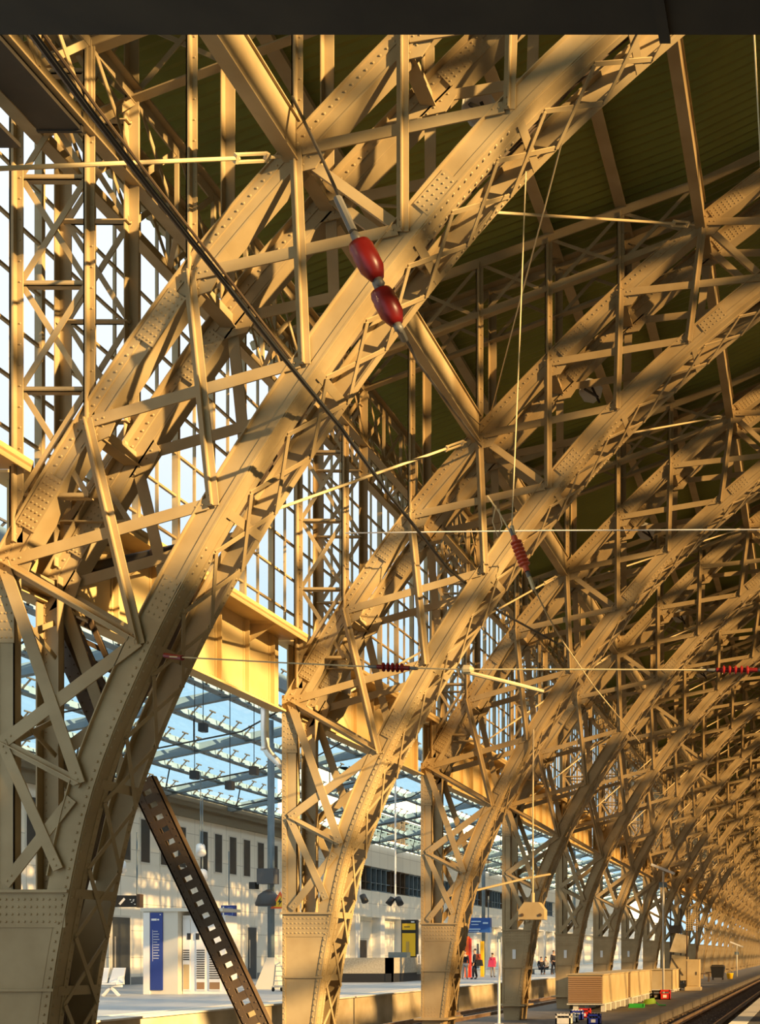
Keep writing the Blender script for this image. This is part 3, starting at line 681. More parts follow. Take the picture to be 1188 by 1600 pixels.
for i in range(11): w = (7, 9, 8, 9.5, 6, 9, 8, 9, 7, 9, 8)[i]; m.box(kx(241), kx(241+w), KY-.06, KY-.051, kz(1456+i*4.2), kz(1454.6+i*4.2))
m.box(kx(239.5), kx(240.2), KY-.06, KY-.051, kz(1502), kz(1453)); m.build('white_lines', mat('pale print', (.45, .47, .6), .5), q)
MB(p).box(kx(222), kx(350), KY-.1, KY+1.3, kz(1424), kz(1419)).build('roof', CREAM, t)
p = Vector((kx(310), KY+.3, .82)); t = thing('locker_cabinet', 'cream cabinet with white louvred doors right of the blue kiosk', 'cabinet', p)
MB(p).box(kx(279), kx(346), KY+.3, KY+1.2, .82, kz(1430)).build('body', WHITE, t)
for (a, b, l0, l1) in ((280, 291, 1484, 1505), (301, 315, 1484, 1533), (321, 339, 1488, 1533)):
    d = MB(p).box(kx(a), kx(b), KY+.26, KY+.3, kz(1548), kz(1436)).build('door', WHITE, t)
    m = MB(p); n = int((l1-l0)/3.6)
    for i in range(n): m.box(kx(a+.8), kx(b-.8), KY+.245, KY+.262, kz(l0+i*3.6+1.7), kz(l0+i*3.6))
    m.build('louvre', DARKST, d); MB(p).box(kx(a+1), kx(b-1), KY+.25, KY+.262, kz(1546), kz(1535 if b > 300 else 1507)).build('lower_panel', LOUV if b > 300 else TANBOX, d)
for a in (287, 300.5): MB(p).box(kx(a), kx(a+5.5), KY+.24, KY+.26, kz(1468), kz(1458)).build('notice', BLACK, t)
# signs
SY = 50.0
p = P(190, 1407, SY); t = thing('pictogram_sign', 'black hanging sign with a yellow triangle and white pictograms', 'sign', p)
sxp = lambda x: (x-VX)*SY/FPX
szp = lambda y: EYE+(VY-y)*SY/FPX
MB(p).box(sxp(160), sxp(217), SY, SY+.25, szp(1417), szp(1399)).build('panel', BLACK, t)
MB(p).box(sxp(214), sxp(218.5), SY-.03, SY+.27, szp(1418), szp(1397)).build('end_cap', BROWN, t)
MB(p).prism([(sxp(171), szp(1402.5)), (sxp(180), szp(1402.5)), (sxp(177), szp(1413)), (sxp(174), szp(1413))], SY-.02, SY-.001).build('triangle_symbol', YELLOW, t)
MB(p).bar((sxp(187), SY-.01, szp(1413)), (sxp(195), SY-.01, szp(1404)), .09, .02).build('escalator_symbol', WHITE, t)
m = MB(p)
for (x, y) in ((203, 1405), (208, 1405), (205, 1409), (210, 1412), (207.5, 1407)): m.box(sxp(x), sxp(x+2), SY-.02, SY-.001, szp(y+1.5), szp(y))
m.build('dots_symbol', WHITE, t)
MB(p).tube([(sxp(212), SY+.1, szp(1398)), (sxp(212), SY+.1, szp(1300))], .03, 6).build('hanger', GREYST, t)
def text(body, size, p, m, parent=None, name='lettering'):
    cu = bpy.data.curves.new(name, 'FONT'); cu.body = body; cu.size = size; cu.align_x = 'CENTER'; cu.align_y = 'CENTER'; cu.extrude = .004
    tmp = bpy.data.objects.new('tmp', cu); C.objects.link(tmp); bpy.context.view_layer.update()
    me = bpy.data.meshes.new_from_object(tmp.evaluated_get(bpy.context.evaluated_depsgraph_get())); bpy.data.objects.remove(tmp)
    me.transform(Matrix.Translation(Vector(p)-(Vector(parent.location) if parent else Vector()))@Matrix.Rotation(math.pi/2, 4, 'X')); me.materials.clear(); me.materials.append(m)
    o = bpy.data.objects.new(name, me); C.objects.link(o)
    if parent: o.parent = parent
    return o
p = P(356, 1424, SY); t = thing('sector_sign', 'square blue sign with a white letter L behind the lattice strut', 'sign', p)
MB(p).box(sxp(345.5), sxp(366.5), SY, SY+.2, szp(1434.5), szp(1414.5)).build('panel', BLUE, t)
text('L', .62, (sxp(352), SY-.01, szp(1425)), WHITE, t)
m = MB(p); m.box(sxp(356), sxp(364), SY-.015, SY-.001, szp(1431), szp(1430)); m.box(sxp(363.2), sxp(364), SY-.015, SY-.001, szp(1431), szp(1418)); m.box(sxp(356), sxp(364), SY-.015, SY-.001, szp(1418.8), szp(1418)); m.build('thin_frame', mat('pale blue line', (.2, .3, .6), .5), t)
MB(p).tube([(sxp(356), SY+.1, szp(1414)), (sxp(356), SY+.1, szp(1330))], .025, 6).build('hanger', GREYST, t)
# concrete parapet of the stairs
p = Vector((-24.2, 62, .82)); t = thing('stair_parapet', 'speckled concrete parapet with black plinth around the stairs', 'parapet', p)
x0, x1 = (530-VX)*62/FPX, (612-VX)*62/FPX
MB(p).box(x0, x1, 62, 62.35, 1.3, 2.15).box(x1-.35, x1, 62, 70, 1.3, 2.15).build('wall', CONCG, t)
MB(p).box(x0, x1-.02, 62.03, 62.33, .82, 1.3).box(x1-.33, x1-.02, 62, 70, .82, 1.3).build('plinth', BLACK, t)
x2 = (668-VX)*66/FPX
MB(p).box(x1-.3, x2, 66, 66.3, 1.2, 1.75).build('low_wall', CONCG, t)
m = MB(p); m.box(x1, x2, 66.1, 66.16, 2.25, 2.33); m.box(x1, x2, 66.1, 66.16, 1.78, 1.84)
for k in range(5): xx = x1+k*(x2-x1)/4; m.box(xx-.04, xx+.04, 66.08, 66.16, 1.75, 2.33)
m.build('railing', WHITE, t); m = MB(p)
for k in range(30): xx = x1+k*(x2-x1)/30; m.box(xx-.012, xx+.012, 66.11, 66.14, 1.84, 2.26)
m.build('railing_bars', GREYST, t)
MB(p).box((603-VX)*66/FPX, (632-VX)*66/FPX, 66.4, 67, 2.1, 2.45).build('coping', GREYST, t)
# yellow timetable board
p = Vector(((639-VX)*75/FPX, 75, .82)); t = thing('timetable_board', 'yellow timetable board standing behind the stair parapet', 'board', p)
bx = lambda x: (x-VX)*75/FPX
bz = lambda y: EYE+(VY-y)*75/FPX
MB(p).box(bx(627), bx(651), 75, 75.4, .82, bz(1437)).build('case', BLACK, t)
MB(p).box(bx(629), bx(649.5), 74.96, 75, bz(1494), bz(1458)).box(bx(629), bx(649.5), 74.96, 75, bz(1453), bz(1443)).build('poster', YELLOW, t)
MB(p).box(bx(643), bx(648), 74.95, 74.99, bz(1441.5), bz(1439.5)).build('heading', WHITE, t); MB(p).box(bx(635), bx(640), 74.94, 74.958, bz(1493), bz(1471)).build('column_print', mat('ochre print', (.55, .36, .08), .5), t)
MB(p).box(bx(632), bx(641), 74.95, 74.96, bz(1449), bz(1447.5)).build('heading', BROWN, t)
# train destination display
p = P(750, 1446, 75); t = thing('departure_display', 'blue hanging departure display with pale text above the waiting people', 'display', p)
MB(p).box(bx(728), bx(766), 75, 75.4, bz(1457), bz(1434)).build('case', SKYB, t)
m = MB(p)
for (a, b, y, h) in ((737, 752, 1439, 1.6), (737, 748, 1444, 1.2), (733, 751, 1451, 1.6), (733, 749, 1454.5, 1.0), (755, 763, 1441, 2.5)): m.box(bx(a), bx(b), 74.95, 75, bz(y+h), bz(y))
m.build('text_lines', mat('pale blue text', (.55, .75, .95), .5), t)
for x in (732, 762): MB(p).tube([(bx(x), 75.2, bz(1434)), (bx(x), 75.2, bz(1400))], .04, 6).build('hanger', GREYST, t)
# red advertising column and small kiosk fronts
p = Vector((bx(728.5), 75.5, .82)); t = thing('advertising_column', 'tall red and orange advertising panel on the far platform', 'panel', p)
MB(p).box(bx(724), bx(730.5), 75.3, 75.6, .82, bz(1463)).build('panel', ORANGE, t); MB(p).box(bx(730.5), bx(733), 75.3, 75.6, .82, bz(1466)).build('red_edge', REDP, t); MB(p).box(bx(737), bx(742), 77, 77.2, .82, bz(1470)).build('cream_panel', YELLOW, t)
p = Vector((bx(766), 80, .82)); t = thing('glass_shelter', 'small glazed shelter behind the people on the far platform', 'shelter', p)
MB(p).box(bx(750), bx(785), 81.5, 81.6, .82, 3.6).build('rear_wall', CREAM, t); MB(p).box(bx(757), bx(765), 81.4, 81.5, .9, 3.3).build('window', DGLASS, t)
MB(p).box(bx(748), bx(787), 79.6, 81.8, 3.6, 3.85).build('roof', GREYST, t)
for x in (752, 768, 784): MB(p).box(bx(x)-.06, bx(x)+.06, 79.7, 79.8, .82, 3.6).build('post', WHITE, t)

# ------------------------------------------------------------------ rails and sleepers
for x, lab in ((-4.92, 'rusty rail nearer the service floor in the near track'), (-3.45, 'rusty rail nearer the curved platform edge in the near track'), (-15.0, 'rail beside the far platform wall'), (-13.55, 'rail of the far track nearer the arch ribs')):
    y0 = 18; p = (x, 140, -.3)
    MB_ = MB(p).box(x-.07, x+.07, y0, 262, -.25, -.225).box(x-.012, x+.012, y0, 262, -.225, -.12).box(x-.036, x+.036, y0, 262, -.125, -.085)
    tag(MB_.build('rail', RAILM), lab, 'rail', 'rails')
s0 = None
for k in range(200):
    y = 38+k*.72
    if s0 is None:
        p = (-4.18, y, -.33); s0 = MB(p).box(-5.45, -2.95, y-.12, y+.12, -.33, -.25).build('sleeper', SLEEP)
        tag(s0, 'dark sleeper lying under the rails of the near track', 'sleeper', 'sleepers of the near track')
    else:
        c = s0.copy(); C.objects.link(c); c.location.y = y
# ballast stones thrown up beside the near rail (uncountable)
m = MB((-4.2, 60, -.3)); rnd = random.Random(3)
for k in range(1500):
    y = 38+rnd.random()**2*60; x = -5.8+rnd.random()*3.9; r = .03+.05*rnd.random(); z = -.30+r*.3
    a = rnd.random()*6.28; ca, sa = math.cos(a)*r, math.sin(a)*r
    m.add([(x+ca, y+sa, z), (x-sa, y+ca, z), (x-ca, y-sa, z), (x+sa, y-ca, z), (x, y, z+r*.8), (x, y, z-r*.5)], [(0,1,4),(1,2,4),(2,3,4),(3,0,4),(1,0,5),(2,1,5),(3,2,5),(0,3,5)])
tag(m.build('ballast_stones', mat('ballast stones', (.20, .14, .09), .9, 0, (.10, .07, .05), 2)), 'loose brown ballast stones between the near rails', 'ballast', None, 'stuff')

# ------------------------------------------------------------------ overhead beam, cables, insulators
p = Vector((-10.1, 12, 13.45)); t = thing('girder_shade_strip', 'black girder-underside duct ending above the nearest rib at the upper left', 'shade strip', p)  # dark strips put in for the girder's shaded underside
MB(p).box(-10.28, -9.72, 6.0, 15.3, 13.30, 13.36).box(-9.74, -9.72, 6.0, 15.3, 13.36, 13.5).build('upper_strip', DARKST, t); MB(p).box(-10.75, -10.45, 6.0, 15.2, 13.0, 13.06).build('lower_strip', DARKST, t); MB(p).box(-10.3, -9.7, 15.28, 15.32, 13.28, 13.55).build('end_plate', DARKST, t)
p = Vector((-2.4, 6.0, 7.39)); t = thing('overhead_beam', 'dark steel beam crossing the very top of the photo close to the camera', 'beam', p)
MB(p).box(-8.5, 3.2, 6.09, 6.11, 7.42, 8.0).box(-8.5, 3.2, 5.85, 6.3, 7.395, 7.42).box(-8.5, 3.2, 5.85, 6.3, 8.0, 8.02).build('beam', DARKST, t)
m = MB(p); m.box(-.84, -.78, 5.85, 6.33, 7.37, 7.395); m.build('stiffener', DARKST, t)
m = MB(p)
for x in (-1.3, -1.17, -1.02, -2.6, -3.4): m.lathe((x, 6.02, 7.395), (0, 0, -1), [(0, .012), (.01, .008)], 6)
m.build('bolt', WHITE, t); MB(p).box(2.6, 2.9, 5.9, 6.2, .82, 7.39).build('column', DARKST, t)
pts = [P(-60, -60, 7.2), P(10, -2, 7.6), P(130, 160, 8.7), P(235, 296, 10.0), P(350, 440, 11.8), P(440, 555, 13.4), P(530, 665, 15.2), P(610, 775, 18.0), P(700, 888, 22.6), P(780, 955, 28.0), P(880, 1010, 36)]
tag(MB(pts[4]).tube(pts, .030, 8).build('feeder_cable', BLACK), 'thick black cable sagging across the clerestory from the upper left', 'cable')
m = MB(pts[1]); m.tube([q+Vector((.045, .1, .03)) for q in pts[:6]], .014, 6); tag(m.build('thin_cable', BROWN), 'thin tan cable running beside the thick black cable', 'cable')
def insul(name, lab, a, b, r, mt, discs=0, sheath=False, grp=None):
    a = vec(a); b = vec(b); L = (b-a).length; d = (b-a)/L; t = thing(name, lab, 'insulator', a, grp)
    if sheath: MB(a).lathe(a, d, [(0, r*.55), (.03*L, r*.85), (.16*L, r), (.30*L, r*.97), (.33*L, r*1.02), (.72*L, r*.98), (.9*L, r*.72), (L, r*.55)], 18).build('sheath', mt, t, True)
    else:
        pr = [(0, r*.5), (.12*L, r*.5)]
        for k in range(discs): q = .14*L+k*.72*L/discs; pr += [(q, r*.5), (q+.015, r), (q+.03, r*.95), (q+.045, r*.5)]
        pr += [(.9*L, r*.5), (L, r*.5)]; MB(a).lathe(a, d, pr, 14).build('sheds', mt, t)
    MB(a).lathe(a-d*.12, d, [(0, .02), (.02, r*.35), (.10, r*.4), (.13, r*.3)], 10).build('end_fitting', FITT, t, True)
    MB(a).lathe(b-d*.01, d, [(0, r*.35), (.08, r*.4), (.12, .02)], 10).build('end_fitting', FITT, t, True)
    return t
IY = 14.0
insul('insulator', 'upper of two thick red sheathed insulators hanging before the nearest rib', P(560, 378, IY), P(590, 436, IY+.1), .155, INSRED, 0, True, 'red sheathed insulators')
insul('insulator', 'lower of two thick red sheathed insulators hanging before the nearest rib', P(594, 453, IY+.15), P(620, 506, IY+.25), .15, INSRED, 0, True, 'red sheathed insulators')
a = P(457, 152, 15.3); t = thing('suspension_wire', 'dark twisted wire carrying the two red sheathed insulators', 'wire', a)
MB(a).tube([a, P(500, 240, 14.6), P(540, 330, IY), P(556, 370, IY)], .022, 6).tube([P(588, 432, IY+.1), P(594, 453, IY+.15)], .045, 8).tube([P(619, 503, IY+.25), P(640, 540, 15.0), P(652, 565, 16.9), P(700, 630, 20), P(752, 698, 23.9)], .02, 6).build('wire', DARKST, t)
MB(a).tube([P(528, 310, IY), P(552, 362, IY)], .055, 8).tube([P(621, 507, IY+.25), P(632, 530, 14.5)], .05, 8).build('clamp', FITT, t)
insul('insulator', 'brick red ribbed insulator hung on a slanting wire before the second rib', P(803, 838, 16.3), P(824, 893, 16.3), .085, INSORG, 7, False, 'ribbed insulators')
a = P(822, 268, 16.2); t = thing('hanger_wire', 'thin pale hanger wire dropping from the nearest rib to a slanting ribbed insulator', 'wire', a)
MB(a).tube([a, P(812, 540, 16.25), P(800, 822, 16.3)], .009, 5).tube([P(800, 822, 16.3), P(804, 840, 16.3)], .03, 6).tube([P(825, 895, 16.3), P(835, 922, 16.3)], .03, 6).build('wire', RODM, t)
MB(a).tube([P(835, 920, 16.3), P(858, 965, 18), P(880, 1003, 20), P(930, 1075, 24), P(1000, 1160, 30)], .013, 5).tube([P(762, 775, 16.6), P(780, 800, 16.4), P(800, 836, 16.3)], .012, 5).build('tail_wire', RODM, t)
m = MB(a)
for k in range(10): pass
m.tube([P(775, 790, 16.4), P(770, 815, 16.4), P(778, 838, 16.4), P(785, 820, 16.4), P(780, 795, 16.4)], .01, 5); m.build('loop', RODM, t)
a = P(880, 215, 16.4); tag(MB(a).tube([a, P(850, 330, 17.5), P(805, 500, 20), P(765, 655, 23.9)], .012, 5).build('stay_wire', RODM), 'thin slanting stay wire from the nearest rib down to the second rib', 'wire')
a = P(1175, 52, 10); tag(MB(a).tube([P(1174, -40, 10), P(1188, 230, 10.5), P(1196, 420, 11)], .008, 5).build('drop_wire', RODM), 'thin bright wire dropping at the photo\'s upper right edge', 'wire')
a = P(540, 833, 23.3); tag(MB(a).tube([a, P(860, 829, 23.3), P(1300, 827, 23.3)], .013, 5).build('span_wire', WHITE), 'pale level span wire passing before the second rib', 'wire')
a = P(265, 1026, 15.3); t = thing('lower_span_wire', 'long pale span wire clamped to the nearest rib near the girder', 'wire', a)
MB(a).tube([a, P(430, 1035, 15.3), P(585, 1042, 15.3)], .010, 5).tube([P(650, 1044, 15.3), P(725, 1046, 15.3), P(930, 1046, 15.3), P(1105, 1047, 15.3)], .010, 5).tube([P(1192, 1047, 15.3), P(1320, 1048, 15.3)], .01, 5).build('wire', RODM, t)
MB(a).lathe(P(722, 1046, 15.3), (1, 0, 0), [(0, .02), (.03, .06), (.12, .06), (.16, .02)], 10).build('clamp', RODM, t); MB(a).tube([P(258, 1024, 15.45), P(285, 1028, 15.3)], .035, 8).build('wall_clamp', INSRED, t)
insul('insulator', 'red ribbed insulator on the lower span wire between the first two ribs', P(590, 1042, 15.3), P(640, 1044, 15.3), .062, INSRED, 5, False, 'ribbed insulators')
insul('insulator', 'red ribbed insulator on the lower span wire at the photo\'s right edge', P(1120, 1047, 15.3), P(1184, 1047, 15.3), .06, INSRED, 5, False, 'ribbed insulators')
a = P(728, 1050, 15.3); tag(MB(a).tube([a, P(790, 1065, 15.4), P(850, 1080, 15.6)], .028, 8).build('steady_arm', RODM), 'tan steady arm reaching from the span wire clamp', 'arm')
a = P(640, 1040, 15.3); tag(MB(a).tube([P(472, 782, 24.2), P(560, 745, 24.1), P(640, 722, 24.0)], .006, 5).build('signal_wire', RODM), 'very thin wire above the window rod of the second rib', 'wire')
# tensioning weight
WY = 32.3
a = P(833, 1420, WY); t = thing('tension_weight', 'tan trapezoid weight hanging from a thin rod before the fourth rib', 'weight', a)
q = [P(x, y, WY) for x, y in ((813, 1437), (853, 1437), (853, 1422), (844, 1410), (822, 1410), (813, 1422))]
MB(a).prism([(v.x, v.z) for v in q], WY-.2, WY+.18).build('block', TANBOX, t); MB(a).tube([P(833, 1411, WY), P(833, 1395, WY)], .05, 8).build('eye', RODM, t)
for x in (819, 847): MB(a).lathe(P(x, 1430, WY)-Vector((0, .2, 0)), (0, -1, 0), [(0, .05), (.03, .04)], 8).build('bolt', BROWN, t)
MB(a).tube([P(833, 1400, WY), P(833, 1260, WY), P(834, 1140, WY+.1)], .024, 6).build('rod', RODM, t)
a = P(737, 1393, 33.6); tag(MB(a).tube([P(690, 1402, 33.3), a, P(820, 1373, 34.5), P(860, 1366, 36)], .035, 6).build('registration_tube', RODM), 'pale slanting tube reaching right from the third rib', 'tube')
a = P(780, 1600, 38.5); a.z = 0; t = thing('marker_post', 'thin white post standing before the fourth rib', 'post', a)
MB(a).tube([a, (a.x, a.y, 2.85)], .045, 8).build('post', WHITE, t); MB(a).box(a.x-.12, a.x+.12, a.y-.12, a.y+.12, 0, .04).build('base', GALV, t); MB(a).box(a.x-.06, a.x+.06, a.y-.03, a.y+.03, 2.75, 2.95).build('cap', GREYST, t)
# floodlights behind the upper chords
for k, (nm) in enumerate(('nearest', 'second', 'third', 'fourth', 'fifth')):
    Y = 16.9+k*BAY; c = Vector((-4.88, Y, 14.75)); t = thing('floodlight', f'pale boxy floodlight fixed behind the upper chord of the {nm} rib', 'lamp', c, 'floodlights behind the ribs')
    m = MB(c).lathe(c+Vector((-.06, .1, .12)), (.35, -.55, -.6), [(-.2, .10), (-.12, .2), (.1, .27), (.12, .27)], 8); m.build('housing', CREAM, t)
    MB(c).lathe(c+Vector((-.06, .1, .12))+Vector((.35, -.55, -.6)).normalized()*.115, (.35, -.55, -.6), [(0, .23), (.01, .23)], 8).build('lens', GALV, t)
    MB(c).bar(c+Vector((.02, 0, .1)), c+Vector((.2, -.12, -.28)), .05, .05).bar(c+Vector((-.2, 0, .1)), c+Vector((.2, -.3, -.25)), .05, .04).build('bracket', BLACK, t)
c = P(118, 815, 17.1); t = thing('ventilator', 'black rounded ventilator box tucked behind the nearest rib above the girder', 'ventilator', c)
MB(c).lathe(c+Vector((-.2, .1, 0)), (1, 0, .1), [(0, .12), (.06, .28), (.3, .31), (.42, .25), (.46, .1)], 14).build('drum', BLACK, t, True)
MB(c).box(c.x+.1, c.x+.45, 17.0, 17.2, c.z-.45, c.z-.3).build('bracket', PAINT2, t); MB(c).tube([c+Vector((.2, -.1, .35)), c+Vector((.5, -.15, .1)), c+Vector((.55, -.1, -.4))], .02, 6).build('wire', BROWN, t)
c = Vector((-8.6, 17.0, 7.75)); a = P(75, 905, 17.0); b = P(352, 845, 17.0); t = thing('shaded_web_bar', 'dark tube added for the shaded rear web bar behind the nearest rib, just above the girder', 'pipe', a)
MB(a).tube([a, b], .10, 10).build('pipe', DARKST, t, True); m = MB(a)  # dark colour stands for shade on the rear web bar
for f in (.25, .6, .9): m.lathe(a+(b-a)*f, b-a, [(0, .12), (.05, .12)], 10)
m.build('collar', BROWN, t)

# ------------------------------------------------------------------ service floor: containers, crates, cabinets
def pallet(p, w, l, h):
    t = thing('pallet', '', 'pallet', p, 'pallets under the tan containers'); return t
boxes = [(-9.95, -8.52, 46.8, 53.2, .34, 1.50, 'long tan wooden container with a louvred brown end, nearest of the row'), (-9.85, -8.50, 53.8, 60.8, .34, 1.50, 'second long tan container standing behind the nearest one'), (-9.98, -8.62, 71.0, 75.0, .16, 1.36, 'short tan container standing apart before the tower cabinet')]
for i, (x0, x1, y0, y1, z0, z1, lab) in enumerate(boxes):
    p = Vector(((x0+x1)/2, (y0+y1)/2, z0)); t = thing('container', lab, 'container', p, 'tan containers')
    MB(p).box(x0, x1, y0, y1, z0, z1).build('body', TANBOX, t); MB(p).box(x0-.05, x1+.05, y0-.06, y1+.05, z1, z1+.04).build('lid', TANBOX, t)
    m = MB(p)
    if i < 2:
        for k in range(13): z = z0+.06+k*.083; m.bar((x0+.03, y0-.02, z), (x1-.03, y0-.02, z), .075, .02, (0, 1, -.45))
        m.build('louvre', LOUV, t)
    MB(p).box(x1-.03, x1+.012, y0-.02, y0+.06, z0, z1).box(x1-.03, x1+.012, y1-.06, y1, z0, z1).build('corner_post', TANBOX, t)
    pp = Vector((p.x, p.y, 0)); t = thing('pallet', ['grey timber pallet under the nearest tan container', 'grey timber pallet under the second tan container', 'grey low pallet under the short tan container'][i], 'pallet', pp, 'pallets under the containers')
    PM = CREAM
    MB(pp).box(x0-.04, x1+.08, y0, y1, z0-.05, z0).build('deck', PM, t)
    for k in range(6 if i < 2 else 4):
        y = y0+.1+k*(y1-y0-.35)/(5 if i < 2 else 3); MB(pp).box(x1-.1, x1+.08, y, y+.22, 0, z0-.05).build('block', PM, t); MB(pp).box(x0+.2, x0+.4, y, y+.22, 0, z0-.05).build('block', PM, t)
def crate(name, x, Y, z, w, d, h, m_, lab, grp, bottles=None):
    p = Vector((x, Y, z)); t = thing(name, lab, 'crate', p, grp); m = MB(p)
    m.box(x-w/2, x+w/2, Y-d/2, Y+d/2, z, z+.03)
    for (a, b, c, e) in ((x-w/2, x+w/2, Y-d/2, Y-d/2+.025), (x-w/2, x+w/2, Y+d/2-.025, Y+d/2), (x-w/2, x-w/2+.025, Y-d/2, Y+d/2), (x+w/2-.025, x+w/2, Y-d/2, Y+d/2)):
        m.box(a, b, c, e, z, z+h*.62); m.box(a, b, c, e, z+h*.82, z+h)
    for a in (x-w/2, x+w/2-.05):
        for c in (Y-d/2, Y+d/2-.05): m.box(a, a+.05, c, c+.05, z, z+h)
    m.build('shell', m_, t)
    if bottles:
        for i in range(4):
            for j in range(3): q = (x-w*.36+i*w*.24, Y-d*.32+j*d*.32, z+.04); MB(p).lathe(q, (0, 0, 1), [(0, .035), (.2, .035), (.26, .014), (.33, .014)], 8).build('bottle_cap' if False else 'bottle', bottles, t)
    MB(p).box(x-w*.18, x+w*.18, Y-d/2-.004, Y-d/2, z+h*.2, z+h*.5).build('label_panel', WHITE, t)
g = 'beverage crates on the service floor'
def gx_(x, Y): return (x-VX)*Y/FPX
crate('crate', gx_(882, 38.6), 38.6, 0, .5, .4, .36, WHITE, 'white crate full of black bottles at the photo\'s bottom edge', g, BLACK)
crate('crate', gx_(902, 41.2), 41.2, 0, .42, .36, .34, BLUEP, 'blue crate behind the white bottle crate', g, WHITE)
crate('crate', gx_(899, 39.8), 39.8, 0, .20, .3, .28, WHITE, 'small white crate with pale content between blue and white crates', g)
crate('crate', gx_(914, 42.6), 42.6, 0, .42, .36, .34, REDP, 'red crate behind the two blue crates', g)
crate('crate', gx_(929, 38.7), 38.7, 0, .42, .36, .34, BLUEP, 'single blue crate nearest the kerb', g, BLACK)
crate('crate', gx_(1040, 59.5), 59.5, 0, .52, .4, .5, REDP, 'bright red crate beside the second pallet', g)
crate('crate', gx_(1026, 60.2), 60.2, 0, .42, .4, .45, BLACK, 'dark crate left of the bright red crate', g)
p = Vector((gx_(995, 50.5), 50.5, 0)); t = thing('plastic_tray', 'flat green plastic tray beside the nearest pallet', 'tray', p)
MB(p).box(p.x-.33, p.x+.33, 50.3, 50.75, 0, .05).build('base', GREENP, t); MB(p).box(p.x-.33, p.x+.33, 50.3, 50.33, .05, .17).box(p.x-.33, p.x+.33, 50.72, 50.75, .05, .17).box(p.x-.33, p.x-.3, 50.3, 50.75, .05, .17).box(p.x+.3, p.x+.33, 50.3, 50.75, .05, .17).build('rim', GREENP, t)
p = Vector((gx_(1015, 52.5), 52.5, 0)); t = thing('hose_coil', 'lime green coiled hose beside the green tray', 'hose', p)
m = MB(p)
for k in range(5): m.tube([(p.x+(.30-.02*k)*math.cos(i*math.pi/8), p.y+(.22-.01*k)*math.sin(i*math.pi/8), .05+.05*k+.12*(1+math.cos(i*math.pi/8))*.3) for i in range(17)], .032, 6)
m.build('coil', LIME, t, True); MB(p).tube([(p.x+.3, p.y, .15), (p.x+.5, p.y-.3, .04), (p.x+.8, p.y-.4, .04)], .03, 6).build('loose_end', GREENP, t)
# tower cabinet, hopper, sign cage
p = Vector((gx_(1083, 74), 74, 0)); t = thing('tower_cabinet', 'tall tan cabinet standing beside the hopper', 'cabinet', p)
MB(p).box(p.x-.42, p.x+.42, 74, 74.8, .0, 2.0).build('body', TANBOX, t); MB(p).box(p.x-.5, p.x+.5, 73.9, 74.9, 0, .22).build('plinth', CONC, t); MB(p).box(p.x-.36, p.x+.36, 73.97, 74, .3, 1.9).build('door', TANBOX, t); MB(p).box(p.x+.2, p.x+.25, 73.94, 73.97, 1.0, 1.2).build('handle', DARKST, t)
p = Vector((gx_(1082, 76), 76, 0)); t = thing('sign_cage', 'lattice cage on two posts rising behind the tower cabinet', 'cage', p)
for s in (-.35, .3): MB(p).box(p.x+s-.05, p.x+s+.05, 76, 76.1, 0, 5.4).build('post', BROWN, t)
m = MB(p)
for k in range(12): z = 3.9+k*.14; m.box(p.x-.4, p.x+.36, 75.95, 75.98, z, z+.05)
for k in range(6): x = p.x-.4+k*.14; m.box(x, x+.03, 75.93, 75.96, 3.9, 5.5)
m.build('grille', TANBOX, t)
p = Vector((gx_(1060, 79), 79, 0)); t = thing('hopper', 'tan slanting hopper between the short container and the tower cabinet', 'hopper', p)
hx = lambda x: gx_(x, 79)
hz = lambda y: EYE+(VY-y)*79/FPX
MB(p).prism([(hx(1046), hz(1520)), (hx(1062), hz(1532)), (hx(1074), hz(1532)), (hx(1074), hz(1495)), (hx(1050), hz(1492))], 79, 80.5).build('lower_bin', TANBOX, t)
MB(p).prism([(hx(1046), hz(1487)), (hx(1070), hz(1490)), (hx(1072), hz(1462)), (hx(1056), hz(1458))], 79.2, 80.8).build('upper_bin', CONC, t); MB(p).bar((hx(1050), 78.98, hz(1497)), (hx(1068), 78.98, hz(1524)), .06, .03).build('brace', BROWN, t)
for x in (1052, 1070): MB(p).box(hx(x)-.06, hx(x)+.06, 79.2, 79.4, 0, hz(1515)).build('leg', DARKST, t)
MB(p).box(hx(1046), hx(1074), 79, 80.6, 0, .3).build('base', BLACK, t)
p = Vector((gx_(1050, 83), 83, 0)); t = thing('gantry_box', 'dark equipment box carried on a frame beside the far ribs', 'equipment', p)
MB(p).box(gx_(1046, 83), gx_(1064, 83), 83, 84, EYE+(VY-1458)*83/FPX, EYE+(VY-1446)*83/FPX).build('box', BROWN, t)
for x in (1047, 1063): MB(p).box(gx_(x, 83)-.05, gx_(x, 83)+.05, 83.4, 83.5, 0, 5.6).build('post', BROWN, t)
p = Vector((gx_(1122, 104), 104, 0)); t = thing('wheeled_bin', 'dark four-wheeled rubbish container far along the service floor', 'bin', p)
MB(p).add([(p.x-.5, 103.6, .2), (p.x+.5, 103.6, .2), (p.x+.5, 104.6, .2), (p.x-.5, 104.6, .2), (p.x-.62, 103.5, 1.15), (p.x+.62, 103.5, 1.15), (p.x+.62, 104.7, 1.15), (p.x-.62, 104.7, 1.15)], [(0,3,2,1),(4,5,6,7),(0,1,5,4),(1,2,6,5),(2,3,7,6),(3,0,4,7)]).build('body', BLACK, t)
MB(p).prism([(p.x-.65, 1.15), (p.x+.65, 1.15), (p.x+.5, 1.36), (p.x-.5, 1.36)], 103.45, 104.75).build('lid', DARKST, t)
for x in (-.45, .45):
    for y in (103.7, 104.5): MB(p).lathe((p.x+x-.04, y, .1), (1, 0, 0), [(0, .1), (.08, .1)], 10).build('wheel', BLACK, t)
